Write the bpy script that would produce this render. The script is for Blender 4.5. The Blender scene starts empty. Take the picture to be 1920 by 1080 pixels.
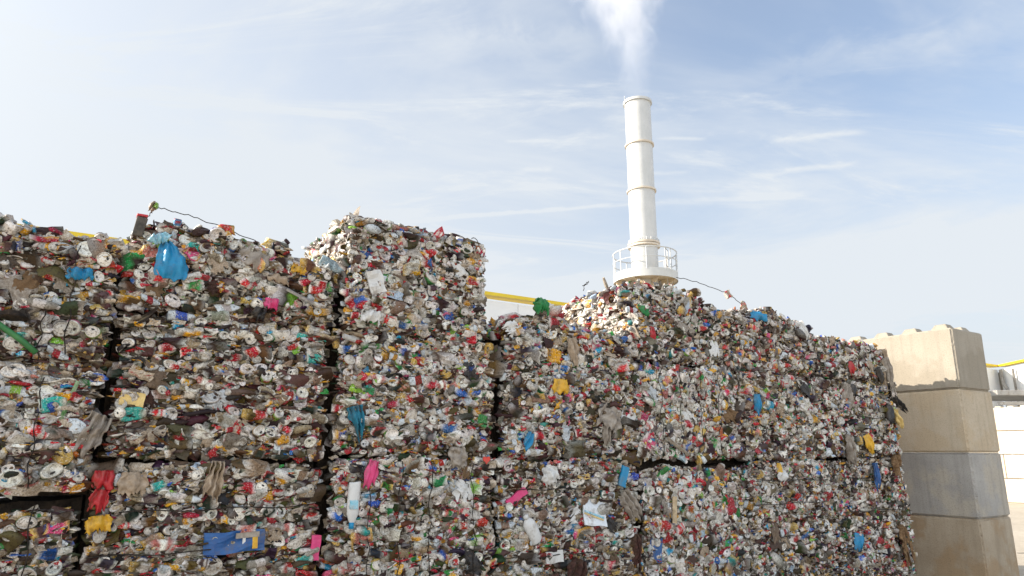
import bpy, math, random
import numpy as np
from mathutils import Vector, Matrix

random.seed(11)
rng = np.random.default_rng(11)
SC = bpy.context.scene
COL = SC.collection
R = math.radians
EYE = 1.69
PITCH = R(13.4)
FPX = 1300.0
ANG = R(33)
D = Vector((math.cos(ANG), math.sin(ANG), 0))      # along the bale wall, to the right
N = Vector((math.sin(ANG), -math.cos(ANG), 0))     # out of the bale wall
PR = Vector((5.12, 9.5, 0))                        # right end of the bale wall

def W(t, o, z):
    p = PR - D * t + N * o
    return Vector((p.x, p.y, EYE + z))

# ------------------------------------------------------------------ materials
def new_mat(name):
    m = bpy.data.materials.new(name)
    m.use_nodes = True
    nt = m.node_tree
    return m, nt, nt.nodes['Principled BSDF']

def nd(nt, typ, **kw):
    n = nt.nodes.new(typ)
    for k, v in kw.items():
        setattr(n, k, v)
    return n

def noise(nt, scale, detail=4, rough=0.55, coord='Object', dist=0.0):
    tc = nd(nt, 'ShaderNodeTexCoord')
    n = nd(nt, 'ShaderNodeTexNoise')
    n.inputs['Scale'].default_value = scale
    n.inputs['Detail'].default_value = detail
    n.inputs['Roughness'].default_value = rough
    n.inputs['Distortion'].default_value = dist
    nt.links.new(tc.outputs[coord], n.inputs['Vector'])
    return n

def ramp(nt, fac, stops):
    r = nd(nt, 'ShaderNodeValToRGB')
    el = r.color_ramp.elements
    while len(el) < len(stops):
        el.new(0.5)
    for e, (p, c) in zip(el, stops):
        e.position = p
        e.color = (c[0], c[1], c[2], 1) if len(c) == 3 else c
    nt.links.new(fac, r.inputs['Fac'])
    return r

def mixc(nt, fac, a, b, mode='MIX'):
    m = nd(nt, 'ShaderNodeMix', data_type='RGBA', blend_type=mode)
    for sock, v in ((m.inputs[0], fac), (m.inputs[6], a), (m.inputs[7], b)):
        if hasattr(v, 'links') or isinstance(v, bpy.types.NodeSocket):
            nt.links.new(v, sock)
        elif isinstance(v, (int, float)):
            sock.default_value = v
        else:
            sock.default_value = (v[0], v[1], v[2], 1)
    return m.outputs[2]

def bump(nt, b, height, strength, dist=0.01):
    n = nd(nt, 'ShaderNodeBump')
    n.inputs['Strength'].default_value = strength
    n.inputs['Distance'].default_value = dist
    nt.links.new(height, n.inputs['Height'])
    nt.links.new(n.outputs['Normal'], b.inputs['Normal'])

def scrap_mat():
    m, nt, b = new_mat('crushed_scrap')
    at = nd(nt, 'ShaderNodeAttribute', attribute_name='Col')
    geo = nd(nt, 'ShaderNodeNewGeometry')
    n1 = nd(nt, 'ShaderNodeTexNoise'); n1.inputs['Scale'].default_value = 38; n1.inputs['Detail'].default_value = 4
    n1.inputs['Roughness'].default_value = .65
    nt.links.new(geo.outputs['Position'], n1.inputs['Vector'])
    r1 = ramp(nt, n1.outputs['Fac'], [(.56, (0, 0, 0)), (.68, (.6, .6, .6))])
    c = mixc(nt, r1.outputs['Color'], at.outputs['Color'], (.06, .036, .02))
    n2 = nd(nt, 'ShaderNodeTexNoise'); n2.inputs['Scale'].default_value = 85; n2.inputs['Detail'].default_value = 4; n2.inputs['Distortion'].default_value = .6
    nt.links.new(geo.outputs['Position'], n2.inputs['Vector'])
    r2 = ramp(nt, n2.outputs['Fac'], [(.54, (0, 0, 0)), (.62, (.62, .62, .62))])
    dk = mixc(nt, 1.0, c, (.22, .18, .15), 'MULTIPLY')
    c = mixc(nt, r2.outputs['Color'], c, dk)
    n4 = nd(nt, 'ShaderNodeTexNoise'); n4.inputs['Scale'].default_value = 105; n4.inputs['Detail'].default_value = 2
    mp4 = nd(nt, 'ShaderNodeVectorMath', operation='ADD'); mp4.inputs[1].default_value = (31.7, 12.3, 5.9)
    nt.links.new(geo.outputs['Position'], mp4.inputs[0]); nt.links.new(mp4.outputs[0], n4.inputs['Vector'])
    r4 = ramp(nt, n4.outputs['Fac'], [(.57, (0, 0, 0)), (.63, (.5, .5, .5))])
    hs = nd(nt, 'ShaderNodeSeparateColor', mode='HSV'); nt.links.new(at.outputs['Color'], hs.inputs[0])
    bright = nd(nt, 'ShaderNodeMapRange'); bright.inputs['From Min'].default_value = .12; bright.inputs['From Max'].default_value = .5
    nt.links.new(hs.outputs[2], bright.inputs['Value'])
    pr = nd(nt, 'ShaderNodeMath', operation='MULTIPLY'); nt.links.new(r4.outputs['Color'], pr.inputs[0]); nt.links.new(bright.outputs[0], pr.inputs[1])
    c = mixc(nt, pr.outputs[0], c, (.80, .78, .74))
    n3 = nd(nt, 'ShaderNodeTexNoise'); n3.inputs['Scale'].default_value = 7; n3.inputs['Detail'].default_value = 6; n3.inputs['Roughness'].default_value = .7
    nt.links.new(geo.outputs['Position'], n3.inputs['Vector'])
    r3 = ramp(nt, n3.outputs['Fac'], [(.50, (0, 0, 0)), (.66, (.5, .5, .5))])
    c = mixc(nt, r3.outputs['Color'], c, (.06, .036, .02))
    nt.links.new(c, b.inputs['Base Color'])
    mm = nd(nt, 'ShaderNodeMath', operation='MULTIPLY'); mm.inputs[1].default_value = .7
    nt.links.new(at.outputs['Alpha'], mm.inputs[0])
    nt.links.new(mm.outputs[0], b.inputs['Metallic'])
    rr = nd(nt, 'ShaderNodeMapRange'); rr.inputs['To Min'].default_value = .34; rr.inputs['To Max'].default_value = .68; b.inputs['Specular IOR Level'].default_value = .28
    nt.links.new(n1.outputs['Fac'], rr.inputs['Value'])
    nt.links.new(rr.outputs[0], b.inputs['Roughness'])
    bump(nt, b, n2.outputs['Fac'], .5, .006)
    return m

def soft_mat(name, c1, c2, rough=.5, scale=18, bs=.35, metal=0.0, dirt=.6):
    m, nt, b = new_mat(name)
    n = noise(nt, scale, 5, .6)
    r = ramp(nt, n.outputs['Fac'], [(.35, c1), (.68, c2)])
    d = noise(nt, 9, 6, .7)
    rd = ramp(nt, d.outputs['Fac'], [(.5, (0, 0, 0)), (.68, (dirt, dirt, dirt))])
    nt.links.new(mixc(nt, rd.outputs['Color'], r.outputs['Color'], (.13, .09, .055)), b.inputs['Base Color'])
    b.inputs['Roughness'].default_value = rough
    b.inputs['Metallic'].default_value = metal
    tc = nd(nt, 'ShaderNodeTexCoord'); mp = nd(nt, 'ShaderNodeMapping'); mp.inputs['Scale'].default_value = (1, 1, .22); mp.inputs['Rotation'].default_value = (0, .3, 0)
    nt.links.new(tc.outputs['Object'], mp.inputs[0])
    n2 = nd(nt, 'ShaderNodeTexNoise'); n2.inputs['Scale'].default_value = scale * 2.2; n2.inputs['Detail'].default_value = 5; n2.inputs['Distortion'].default_value = .8
    nt.links.new(mp.outputs[0], n2.inputs['Vector'])
    bump(nt, b, n2.outputs['Fac'], bs, .012)
    return m

def concrete_mat(name, c1, c2, stain, stain_amt=.5, seed=0.0):
    m, nt, b = new_mat(name)
    tc = nd(nt, 'ShaderNodeTexCoord')
    mp = nd(nt, 'ShaderNodeMapping'); mp.inputs['Location'].default_value = (seed, seed * .7, seed * 1.3)
    nt.links.new(tc.outputs['Object'], mp.inputs['Vector'])
    def nz(scale, det, rough=.6, vec=None):
        n = nd(nt, 'ShaderNodeTexNoise')
        n.inputs['Scale'].default_value = scale; n.inputs['Detail'].default_value = det; n.inputs['Roughness'].default_value = rough
        nt.links.new((vec or mp).outputs[0], n.inputs['Vector'])
        return n
    a = nz(2.2, 6)
    r = ramp(nt, a.outputs['Fac'], [(.3, c1), (.7, c2)])
    s = nz(1.6, 5, .62)
    rs = ramp(nt, s.outputs['Fac'], [(.47, (0, 0, 0)), (.55, (stain_amt,) * 3)])
    c = mixc(nt, rs.outputs['Color'], r.outputs['Color'], stain)
    # vertical run marks
    mp2 = nd(nt, 'ShaderNodeMapping'); mp2.inputs['Scale'].default_value = (9, 9, .55)
    nt.links.new(mp.outputs[0], mp2.inputs['Vector'])
    v = nz(1.5, 3, .5, mp2)
    rv = ramp(nt, v.outputs['Fac'], [(.5, (0, 0, 0)), (.75, (.35, .35, .35))])
    c = mixc(nt, rv.outputs['Color'], c, [x * .62 for x in c1])
    f = nz(70, 3)
    rf = ramp(nt, f.outputs['Fac'], [(.36, (.35, .35, .35)), (.46, (0, 0, 0))])
    c = mixc(nt, rf.outputs['Color'], c, [x * .45 for x in c1])
    vo = nd(nt, 'ShaderNodeTexVoronoi'); vo.inputs['Scale'].default_value = 34
    nt.links.new(mp.outputs[0], vo.inputs['Vector'])
    rp = ramp(nt, vo.outputs['Distance'], [(.05, (.8, .8, .8)), (.13, (0, 0, 0))])
    gate = nz(5, 2)
    rg = ramp(nt, gate.outputs['Fac'], [(.48, (0, 0, 0)), (.58, (1, 1, 1))])
    pit = nd(nt, 'ShaderNodeMath', operation='MULTIPLY')
    nt.links.new(rp.outputs['Color'], pit.inputs[0]); nt.links.new(rg.outputs['Color'], pit.inputs[1])
    c = mixc(nt, pit.outputs[0], c, [x * .3 for x in c1])
    nt.links.new(c, b.inputs['Base Color'])
    b.inputs['Roughness'].default_value = .88
    h = nd(nt, 'ShaderNodeMath', operation='SUBTRACT')
    nt.links.new(f.outputs['Fac'], h.inputs[0]); nt.links.new(pit.outputs[0], h.inputs[1])
    bump(nt, b, h.outputs[0], .35, .008)
    return m

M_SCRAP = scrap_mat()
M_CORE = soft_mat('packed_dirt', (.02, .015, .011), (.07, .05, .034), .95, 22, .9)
M_WIRE = soft_mat('rusty_wire', (.014, .011, .009), (.035, .025, .02), .6, 40, .2, .4)

# ------------------------------------------------------------------ mesh helpers
def obj_from(name, me, mats, parent=None, loc=None, rot=None):
    o = bpy.data.objects.new(name, me)
    COL.objects.link(o)
    if mats is not None and not me.materials:
        for m in (mats if isinstance(mats, (list, tuple)) else [mats]):
            me.materials.append(m)
    if parent is not None:
        o.parent = parent
    if loc is not None:
        o.location = loc
    if rot is not None:
        o.rotation_euler = rot
    return o

def mesh_np(name, V, F, C=None, S=None):
    me = bpy.data.meshes.new(name)
    V = np.ascontiguousarray(V, np.float32); F = np.ascontiguousarray(F, np.int32)
    me.vertices.add(len(V)); me.vertices.foreach_set('co', V.ravel())
    me.loops.add(F.size); me.loops.foreach_set('vertex_index', F.ravel())
    me.polygons.add(len(F)); me.polygons.foreach_set('loop_start', np.arange(len(F), dtype=np.int32) * 4)
    me.update(calc_edges=True)
    if S is None:
        S = np.ones(len(F), bool)
    me.polygons.foreach_set('use_smooth', np.ascontiguousarray(S, bool))
    if C is not None:
        a = me.attributes.new('Col', 'FLOAT_COLOR', 'POINT')
        a.data.foreach_set('color', np.ascontiguousarray(C, np.float32).ravel())
    return me

def pym(name, verts, faces, smooth=False):
    me = bpy.data.meshes.new(name)
    me.from_pydata([tuple(v) for v in verts], [], faces)
    me.update()
    if smooth:
        me.polygons.foreach_set('use_smooth', [True] * len(me.polygons))
    return me

class MB:
    def __init__(s): s.v = []; s.f = []
    def add(s, vs, fs):
        k = len(s.v); s.v += [tuple(x) for x in vs]; s.f += [[i + k for i in f] for f in fs]
    def box(s, lo, hi, M=None):
        x0, y0, z0 = lo; x1, y1, z1 = hi
        vs = [Vector(p) for p in ((x0, y0, z0), (x1, y0, z0), (x1, y1, z0), (x0, y1, z0), (x0, y0, z1), (x1, y0, z1), (x1, y1, z1), (x0, y1, z1))]
        if M: vs = [M @ v for v in vs]
        s.add(vs, [(0, 3, 2, 1), (4, 5, 6, 7), (0, 1, 5, 4), (1, 2, 6, 5), (2, 3, 7, 6), (3, 0, 4, 7)])
    def tube(s, pts, r, n=6, closed=False):
        pts = [Vector(p) for p in pts]; m = len(pts); rings = []
        for i, p in enumerate(pts):
            a = pts[(i - 1) % m] if (closed or i) else p
            b = pts[(i + 1) % m] if (closed or i < m - 1) else p
            t = (b - a).normalized()
            u = t.cross(Vector((0, 0, 1)))
            if u.length < .05: u = t.cross(Vector((0, 1, 0)))
            u.normalize(); w = t.cross(u)
            rr = r[i] if isinstance(r, (list, tuple)) else r
            rings.append([p + (u * math.cos(k * math.tau / n) + w * math.sin(k * math.tau / n)) * rr for k in range(n)])
        fs = []
        for i in range(m if closed else m - 1):
            j = (i + 1) % m
            for k in range(n):
                fs.append((i * n + k, i * n + (k + 1) % n, j * n + (k + 1) % n, j * n + k))
        if not closed:
            fs.append(tuple(range(n))); fs.append(tuple(range((m - 1) * n, m * n)))
        s.add([v for q in rings for v in q], fs)
    def lathe(s, prof, n=32, c=(0, 0, 0), M=None):
        m = len(prof); vs = []
        for r, z in prof:
            for k in range(n):
                v = Vector((c[0] + r * math.cos(k * math.tau / n), c[1] + r * math.sin(k * math.tau / n), c[2] + z))
                vs.append(M @ v if M else v)
        fs = []
        for i in range(m - 1):
            for k in range(n):
                fs.append((i * n + k, i * n + (k + 1) % n, (i + 1) * n + (k + 1) % n, (i + 1) * n + k))
        s.add(vs, fs)
    def build(s, name, mat, parent=None, smooth=False, loc=None, rot=None, bevel=0):
        o = obj_from(name, pym(name, s.v, s.f, smooth), mat, parent, loc, rot)
        if bevel:
            b = o.modifiers.new('bevel', 'BEVEL'); b.width = bevel; b.segments = 2; b.limit_method = 'ANGLE'
        return o

def tag(o, label=None, cat=None, group=None, kind=None):
    for k, v in (('label', label), ('category', cat), ('group', group), ('kind', kind)):
        if v: o[k] = v
    return o

def empty(name, loc, rz=0):
    o = bpy.data.objects.new(name, None); COL.objects.link(o)
    o.location = loc; o.rotation_euler = (0, 0, rz); o.empty_display_size = .2
    return o

# ------------------------------------------------------------------ scrap pieces (templates: x right, y out, z up)
class T:
    def __init__(s, v, f, slot, smooth):
        s.v = np.array(v, float); s.f = np.array(f, int); s.slot = np.array(slot, int)
        s.sm = np.full(len(s.f), smooth, bool) if np.isscalar(smooth) else np.array(smooth, bool)

def crumple(v, amp, freq, r):
    out = v.copy()
    for _ in range(4):
        d = r.normal(size=3); d /= np.linalg.norm(d)
        a = r.normal(size=3) * amp * .5
        out += a[None] * np.sin(freq * (v @ d) + r.uniform(0, 6.28))[:, None]
    return out

def grid_faces(nr, nc, wrap):
    f = []
    for i in range(nr - 1):
        for k in range(nc if wrap else nc - 1):
            k2 = (k + 1) % nc
            f.append((i * nc + k, i * nc + k2, (i + 1) * nc + k2, (i + 1) * nc + k))
    return f

def t_end(r, hero=False):
    n = 18 if hero else 12; RR = .043
    if r.random() < .5:       # opened lid
        prof = [(RR * .96, -.075, 0), (RR, -.05, 0), (RR, -.012, 0), (RR * .93, -.003, 2), (RR * .86, .002, 2), (RR * .79, -.006, 2), (RR * .70, -.002, 2), (.002, -.001, 2)]
    else:                     # domed foot
        prof = [(RR * .96, -.075, 0), (RR, -.05, 0), (RR, -.016, 0), (RR * .9, -.004, 2), (RR * .80, .004, 2), (RR * .70, -.002, 2), (RR * .4, -.007, 2), (.002, -.009, 2)]
    v = []; s = []
    for i, (q, y, sl) in enumerate(prof):
        for k in range(n):
            a = k * math.tau / n
            v.append((q * math.cos(a), y, q * math.sin(a)))
            s.append(sl if sl else (1 if (int(k / n * 5 + i) % 3 == 0) else 0))
    f = grid_faces(len(prof), n, True)
    k0 = len(v)
    if r.random() < .55:      # pour opening and tab on the lid
        for (cx, cz, rx, rz, y, sl) in ((0, .016, .010, .007, .001, 3), (0, -.006, .006, .012, .002, 2)):
            b = len(v)
            for k in range(8):
                a = k * math.tau / 8
                v.append((cx + rx * math.cos(a), y, cz + rz * math.sin(a))); s.append(sl)
            f += [(b, b + 1, b + 2, b + 3), (b, b + 3, b + 4, b + 7), (b + 7, b + 4, b + 5, b + 6)]
    v = np.array(v)
    v[:, 2] *= r.uniform(.66, 1.05)
    v[:, 1] += v[:, 0] * r.uniform(-.25, .25)
    v = crumple(v, .0035, 60, r)
    return T(v, f, s, True)

def t_side(r, hero=False):
    nl, n = (10, 16) if hero else (8, 10)
    L = r.uniform(.10, .15); v = []; s = []
    flat = r.uniform(.3, .6)
    style = r.integers(0, 3)
    for i in range(nl):
        x = (i / (nl - 1) - .5) * L
        if i in (0, nl - 1): q = .001
        elif i in (1, nl - 2): q = .034; x = (-.5 if i == 1 else .5) * L
        else: q = .042
        for k in range(n):
            a = k * math.tau / n
            v.append((x, q * flat * math.sin(a), q * 1.15 * math.cos(a)))
            if i <= 1 or i >= nl - 2: s.append(2)
            elif style == 0: s.append(1 if (k % n) in range(n // 4, n // 2) and 2 < i < nl - 2 else 0)
            elif style == 1: s.append(1 if i in (nl // 2, nl // 2 + 1) else 0)
            else: s.append(1 if (i + k) % 5 == 0 else 0)
    v = crumple(np.array(v), .012, 48, r)
    v = crumple(v, .006, 120, r)
    v[:, 1] += np.abs(v[:, 0]) * r.uniform(-.35, .25)
    return T(v, grid_faces(nl, n, True), s, r.random() < .5)

def t_film(r, hero=False):
    n = 9 if hero else 6
    w, h = r.uniform(.07, .15), r.uniform(.05, .11); v = []
    e = [r.uniform(.75, 1.15) for _ in range(8)]
    for i in range(n):
        for k in range(n):
            a, b = k / (n - 1) * 2 - 1, i / (n - 1) * 2 - 1
            ang = int((math.atan2(b, a) + math.pi) / math.tau * 7.99)
            q = e[ang] if max(abs(a), abs(b)) > .7 else 1
            v.append((a * w / 2 * q, .012 * (1 - a * a) * (1 - b * b), b * h / 2 * q))
    v = np.array(v)
    d = r.normal(size=2); d /= np.linalg.norm(d)
    v[:, 1] += .011 * np.sin((v[:, 0] * d[0] + v[:, 2] * d[1]) * r.uniform(60, 120) + r.uniform(0, 6))
    v = crumple(v, .012, 50, r)
    s = [1 if (i // n + i % n) % 6 == 0 and r.random() < .6 else 0 for i in range(n * n)]
    return T(v, grid_faces(n, n, False), s, True)

def t_sliver(r, hero=False):
    nl, n = 7, 6; L = r.uniform(.1, .2); v = []
    th = r.uniform(.006, .014); w = r.uniform(.02, .04)
    for i in range(nl):
        q = .3 if i in (0, nl - 1) else 1
        for k in range(n):
            a = k * math.tau / n
            v.append(((i / (nl - 1) - .5) * L, w * q * math.sin(a) - .01, th * q * math.cos(a)))
    v = np.array(v)
    v[:, 2] += .012 * np.sin(v[:, 0] * r.uniform(15, 45) + r.uniform(0, 6))
    v = crumple(v, .007, 70, r)
    return T(v, grid_faces(nl, n, True), [0 if (i // n) % 3 else 1 for i in range(nl * n)], r.random() < .4)

def t_chunk(r, hero=False):
    nl, n = 7, 8; v = []
    for i in range(nl):
        p = i / (nl - 1) * math.pi
        for k in range(n):
            a = k * math.tau / n
            v.append((.05 * max(math.sin(p), .03) * math.cos(a), .035 * max(math.sin(p), .03) * math.sin(a), .032 * math.cos(p)))
    v = crumple(np.array(v), .022, 60, r)
    return T(v, grid_faces(nl, n, True), [1 if r.random() < .12 else 0 for _ in range(nl * n)], r.random() < .5)

def t_bottle(r, hero=False):
    n = 14 if hero else 9
    prof = [(.002, 0, 0), (.03, .001, 0), (.034, .01, 0), (.033, .05, 0), (.034, .055, 1), (.034, .11, 1), (.033, .115, 0), (.032, .14, 0), (.022, .165, 0), (.014, .18, 0), (.0142, .181, 3), (.0142, .195, 3), (.002, .196, 3)]
    v = []; s = []
    fl = r.uniform(.4, .7)
    for q, x, sl in prof:
        for k in range(n):
            a = k * math.tau / n
            v.append((x - .1, q * fl * math.sin(a), q * 1.2 * math.cos(a))); s.append(sl)
    v = crumple(np.array(v), .010, 45, r)
    return T(v, grid_faces(len(prof), n, True), s, True)

MAKERS = dict(end=t_end, side=t_side, film=t_film, sliver=t_sliver, chunk=t_chunk, bottle=t_bottle)
NVAR = dict(end=12, side=12, film=12, sliver=8, chunk=8, bottle=6)
TPL = {k: [MAKERS[k](np.random.default_rng(100 * j + i)) for i in range(NVAR[k])] for j, k in enumerate(MAKERS)}

SILVER = (.62, .58, .52); WHITE = (.84, .80, .73); GREYW = (.26, .235, .205); BEIGE = (.36, .265, .165); BROWN = (.10, .06, .033); DKBR = (.032, .02, .013)
RED = (.60, .010, .025); CRIM = (.38, .008, .03); YEL = (.72, .36, .012); GOLD = (.55, .36, .09); GRN = (.02, .29, .06); LIME = (.25, .52, .05)
BLUE = (.008, .12, .48); CYAN = (.015, .34, .58); TEAL = (.03, .36, .33); PINK = (.68, .08, .22); BLK = (.02, .02, .022); ORG = (.65, .17, .02); PALEB = (.45, .58, .72); SALMON = (.62, .2, .17)
PAL = {
    'bright': ([SILVER, WHITE, GREYW, BEIGE, BROWN, RED, CRIM, YEL, GOLD, GRN, LIME, BLUE, CYAN, TEAL, PINK, BLK, ORG, PALEB, SALMON],
               [16, 17, 5, 6, 13, 12, 4.5, 7.5, 2.5, 3.8, 1.4, 5, 2.8, 1.6, 1.6, 4, 1, 2.6, 1.4]),
    'rich': ([SILVER, WHITE, GREYW, BEIGE, BROWN, DKBR, RED, CRIM, YEL, GOLD, GRN, LIME, BLUE, CYAN, TEAL, PINK, BLK, ORG, PALEB, SALMON],
             [14, 11, 7, 9, 16, 10, 12, 5, 7.5, 3, 3.8, 1, 4.8, 2.2, 1, 1.5, 5, 1.2, 1.5, 1]),
    'pale': ([WHITE, SILVER, BEIGE, GREYW, YEL, RED, BROWN, BLUE, GRN], [32, 26, 24, 7, 3, 2.5, 4, 1, .8]),  # for left sides: glare of the sun on them put into the colours
    'brown': ([BEIGE, BROWN, DKBR, GREYW, SILVER, WHITE, CRIM, YEL, BLK, GOLD], [14, 34, 30, 10, 5, 3, 4, 2.5, 3, 2.5]),
    'dull': ([SILVER, GREYW, BEIGE, BROWN, DKBR, RED, YEL, BLUE, GRN, WHITE],
             [3, 3, 6, 30, 52, 2, 1, .8, .7, 1]),
}
def colours(n, kind, rg):
    cs, w = PAL[kind]
    w = np.array(w) / sum(w)
    c = np.array(cs)[rg.choice(len(cs), n, p=w)]
    return np.clip(c * rg.uniform(.55, 1.1, (n, 1)) + rg.normal(0, .012, (n, 3)), .008, .85)

def slotcols(n, typ, kind, rg):
    """n x 4 slots x rgba, alpha = metalness"""
    out = np.zeros((n, 4, 4))
    p = colours(n, kind, rg); q = np.where(rg.random((n, 1)) < .5, p * rg.uniform(.5, 1.2, (n, 1)), colours(n, kind if kind in ('brown', 'dull', 'pale', 'rich') else 'bright', rg))
    out[:, 0, :3] = p; out[:, 1, :3] = q
    sil = np.array((.83, .785, .72)) * rg.uniform(.62, 1.08, (n, 1)) * (1 + rg.normal(0, .02, (n, 3)))
    if kind == 'rich': sil *= .9
    if kind == 'dull': sil *= .3
    if kind == 'brown': sil *= rg.uniform(.3, 1, (n, 1))
    gold = rg.random(n) < .06
    sil[gold] = np.array(GOLD) * rg.uniform(.9, 1.4, (gold.sum(), 1))
    out[:, 2, :3] = sil
    out[:, 3, :3] = .03
    met = {'end': .45, 'side': .4, 'sliver': .4}.get(typ, 0.0)
    dark = p.mean(1) < .12; out[:, 0, 3] = np.where(dark, met * .3, met); out[:, 1, 3] = met * .6; out[:, 2, 3] = .38 if met else 0
    if typ == 'bottle':
        b = rg.random(n) < .75
        k = b.sum()
        out[b, 0, :3] = np.array([.62, .68, .72]) * rg.uniform(.6, 1.1, (k, 1)); out[:, 3, :3] = q
    if typ == 'film':
        b = rg.random(n) < .5
        k = b.sum()
        out[b, 0, :3] = np.array([.40, .33, .25]) * rg.uniform(.2, 1.35, (k, 1))
    return out

def rotm(ax, a):
    c, s = np.cos(a), np.sin(a); z = np.zeros_like(a); o = np.ones_like(a)
    if ax == 0: m = [[o, z, z], [z, c, -s], [z, s, c]]
    elif ax == 1: m = [[c, z, s], [z, o, z], [-s, z, c]]
    else: m = [[c, -s, z], [s, c, z], [z, z, o]]
    return np.moveaxis(np.array(m), 2, 0)

class Acc:
    def __init__(s): s.V = []; s.F = []; s.C = []; s.S = []; s.n = 0
    def emit(s, t, pos, rot, scl, cols):
        n = len(pos)
        if not n: return
        v = t.v[None] * scl[:, None, :]
        v = np.einsum('nij,nkj->nki', rot, v) + pos[:, None]
        nv = len(t.v)
        s.V.append(v.reshape(-1, 3)); s.C.append(cols[:, t.slot].reshape(-1, 4))
        s.F.append((t.f[None] + (np.arange(n) * nv)[:, None, None] + s.n).reshape(-1, 4))
        s.S.append(np.tile(t.sm, n)); s.n += n * nv
    def mesh(s, name):
        return mesh_np(name, np.concatenate(s.V), np.concatenate(s.F), np.concatenate(s.C), np.concatenate(s.S))

MIX = {
    'layered': dict(end=.26, side=.30, film=.11, sliver=.23, chunk=.07, bottle=.03),
    'mixed':   dict(end=.42, side=.29, film=.10, sliver=.09, chunk=.05, bottle=.05),
    'ends':    dict(end=.66, side=.20, film=.05, sliver=.03, chunk=.03, bottle=.03),
    'flecks':  dict(side=.25, film=.42, sliver=.25, chunk=.08),
    'dark':    dict(end=.10, side=.22, film=.20, sliver=.34, chunk=.13, bottle=.01),
}

def scatter(acc, P, B, style, pal, rg, spin_sd, tilt_sd, smul=1.0, squash=.8):
    """P n x 3 positions, B n x 3 x 3 frames (columns: right, out, up)"""
    n = len(P); mix = MIX[style]
    ks = list(mix); pick = rg.choice(len(ks), n, p=np.array(list(mix.values())) / sum(mix.values()))
    for j, k in enumerate(ks):
        idx = np.where(pick == j)[0]
        if not len(idx): continue
        var = rg.integers(0, NVAR[k], len(idx))
        for vi in range(NVAR[k]):
            ii = idx[var == vi]; m = len(ii)
            if not m: continue
            sd = spin_sd * (4 if k == 'end' else 1)
            rot = rotm(0, rg.normal(.04 if k == 'end' else 0, tilt_sd * (.6 if k == 'end' else 1), m)) @ rotm(1, rg.normal(0, sd, m)) @ rotm(2, rg.normal(0, tilt_sd, m))
            sq = np.zeros((m, 3, 3)); sq[:, 0, 0] = 1.06; sq[:, 1, 1] = 1; sq[:, 2, 2] = squash * rg.uniform(.75, 1.2, m)
            rot = B[ii] @ sq @ rot
            s1 = smul * np.exp(rg.normal(0, .3, m))
            if k in ('film', 'chunk', 'side'): s1 *= np.where(rg.random(m) < .07, 1.5, 1)
            acc.emit(TPL[k][vi], P[ii], rot, np.repeat(s1[:, None], 3, 1), slotcols(m, k, pal, rg))

# individual pieces: shared mesh variants, each used as a part of a bale
VARIANTS = {}
def variants():
    rg = np.random.default_rng(5)
    for k, nm, cnt in (('end', 'can_end', 34), ('side', 'crushed_can', 40), ('film', 'torn_wrapper', 26), ('bottle', 'crushed_bottle', 10)):
        L = []
        for i in range(cnt):
            t = MAKERS[k](np.random.default_rng(9000 + i), True)
            c = slotcols(1, k, 'bright', rg)[0]
            me = mesh_np(nm, t.v, t.f, c[t.slot], t.sm)
            me.materials.append(M_SCRAP)
            L.append(me)
        VARIANTS[k] = (nm, L)
variants()

class Wave:
    def __init__(s, rg, amp, f0, n=7):
        s.k = rg.normal(0, 1, (n, 2)) * f0; s.p = rg.uniform(0, 6.28, n); s.a = amp * rg.uniform(.4, 1, n) / math.sqrt(n) * 1.4
    def __call__(s, u, v):
        u = np.asarray(u, float); v = np.asarray(v, float)
        return sum(a * np.sin(k[0] * u + k[1] * v + p) for a, k, p in zip(s.a, s.k, s.p))

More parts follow.
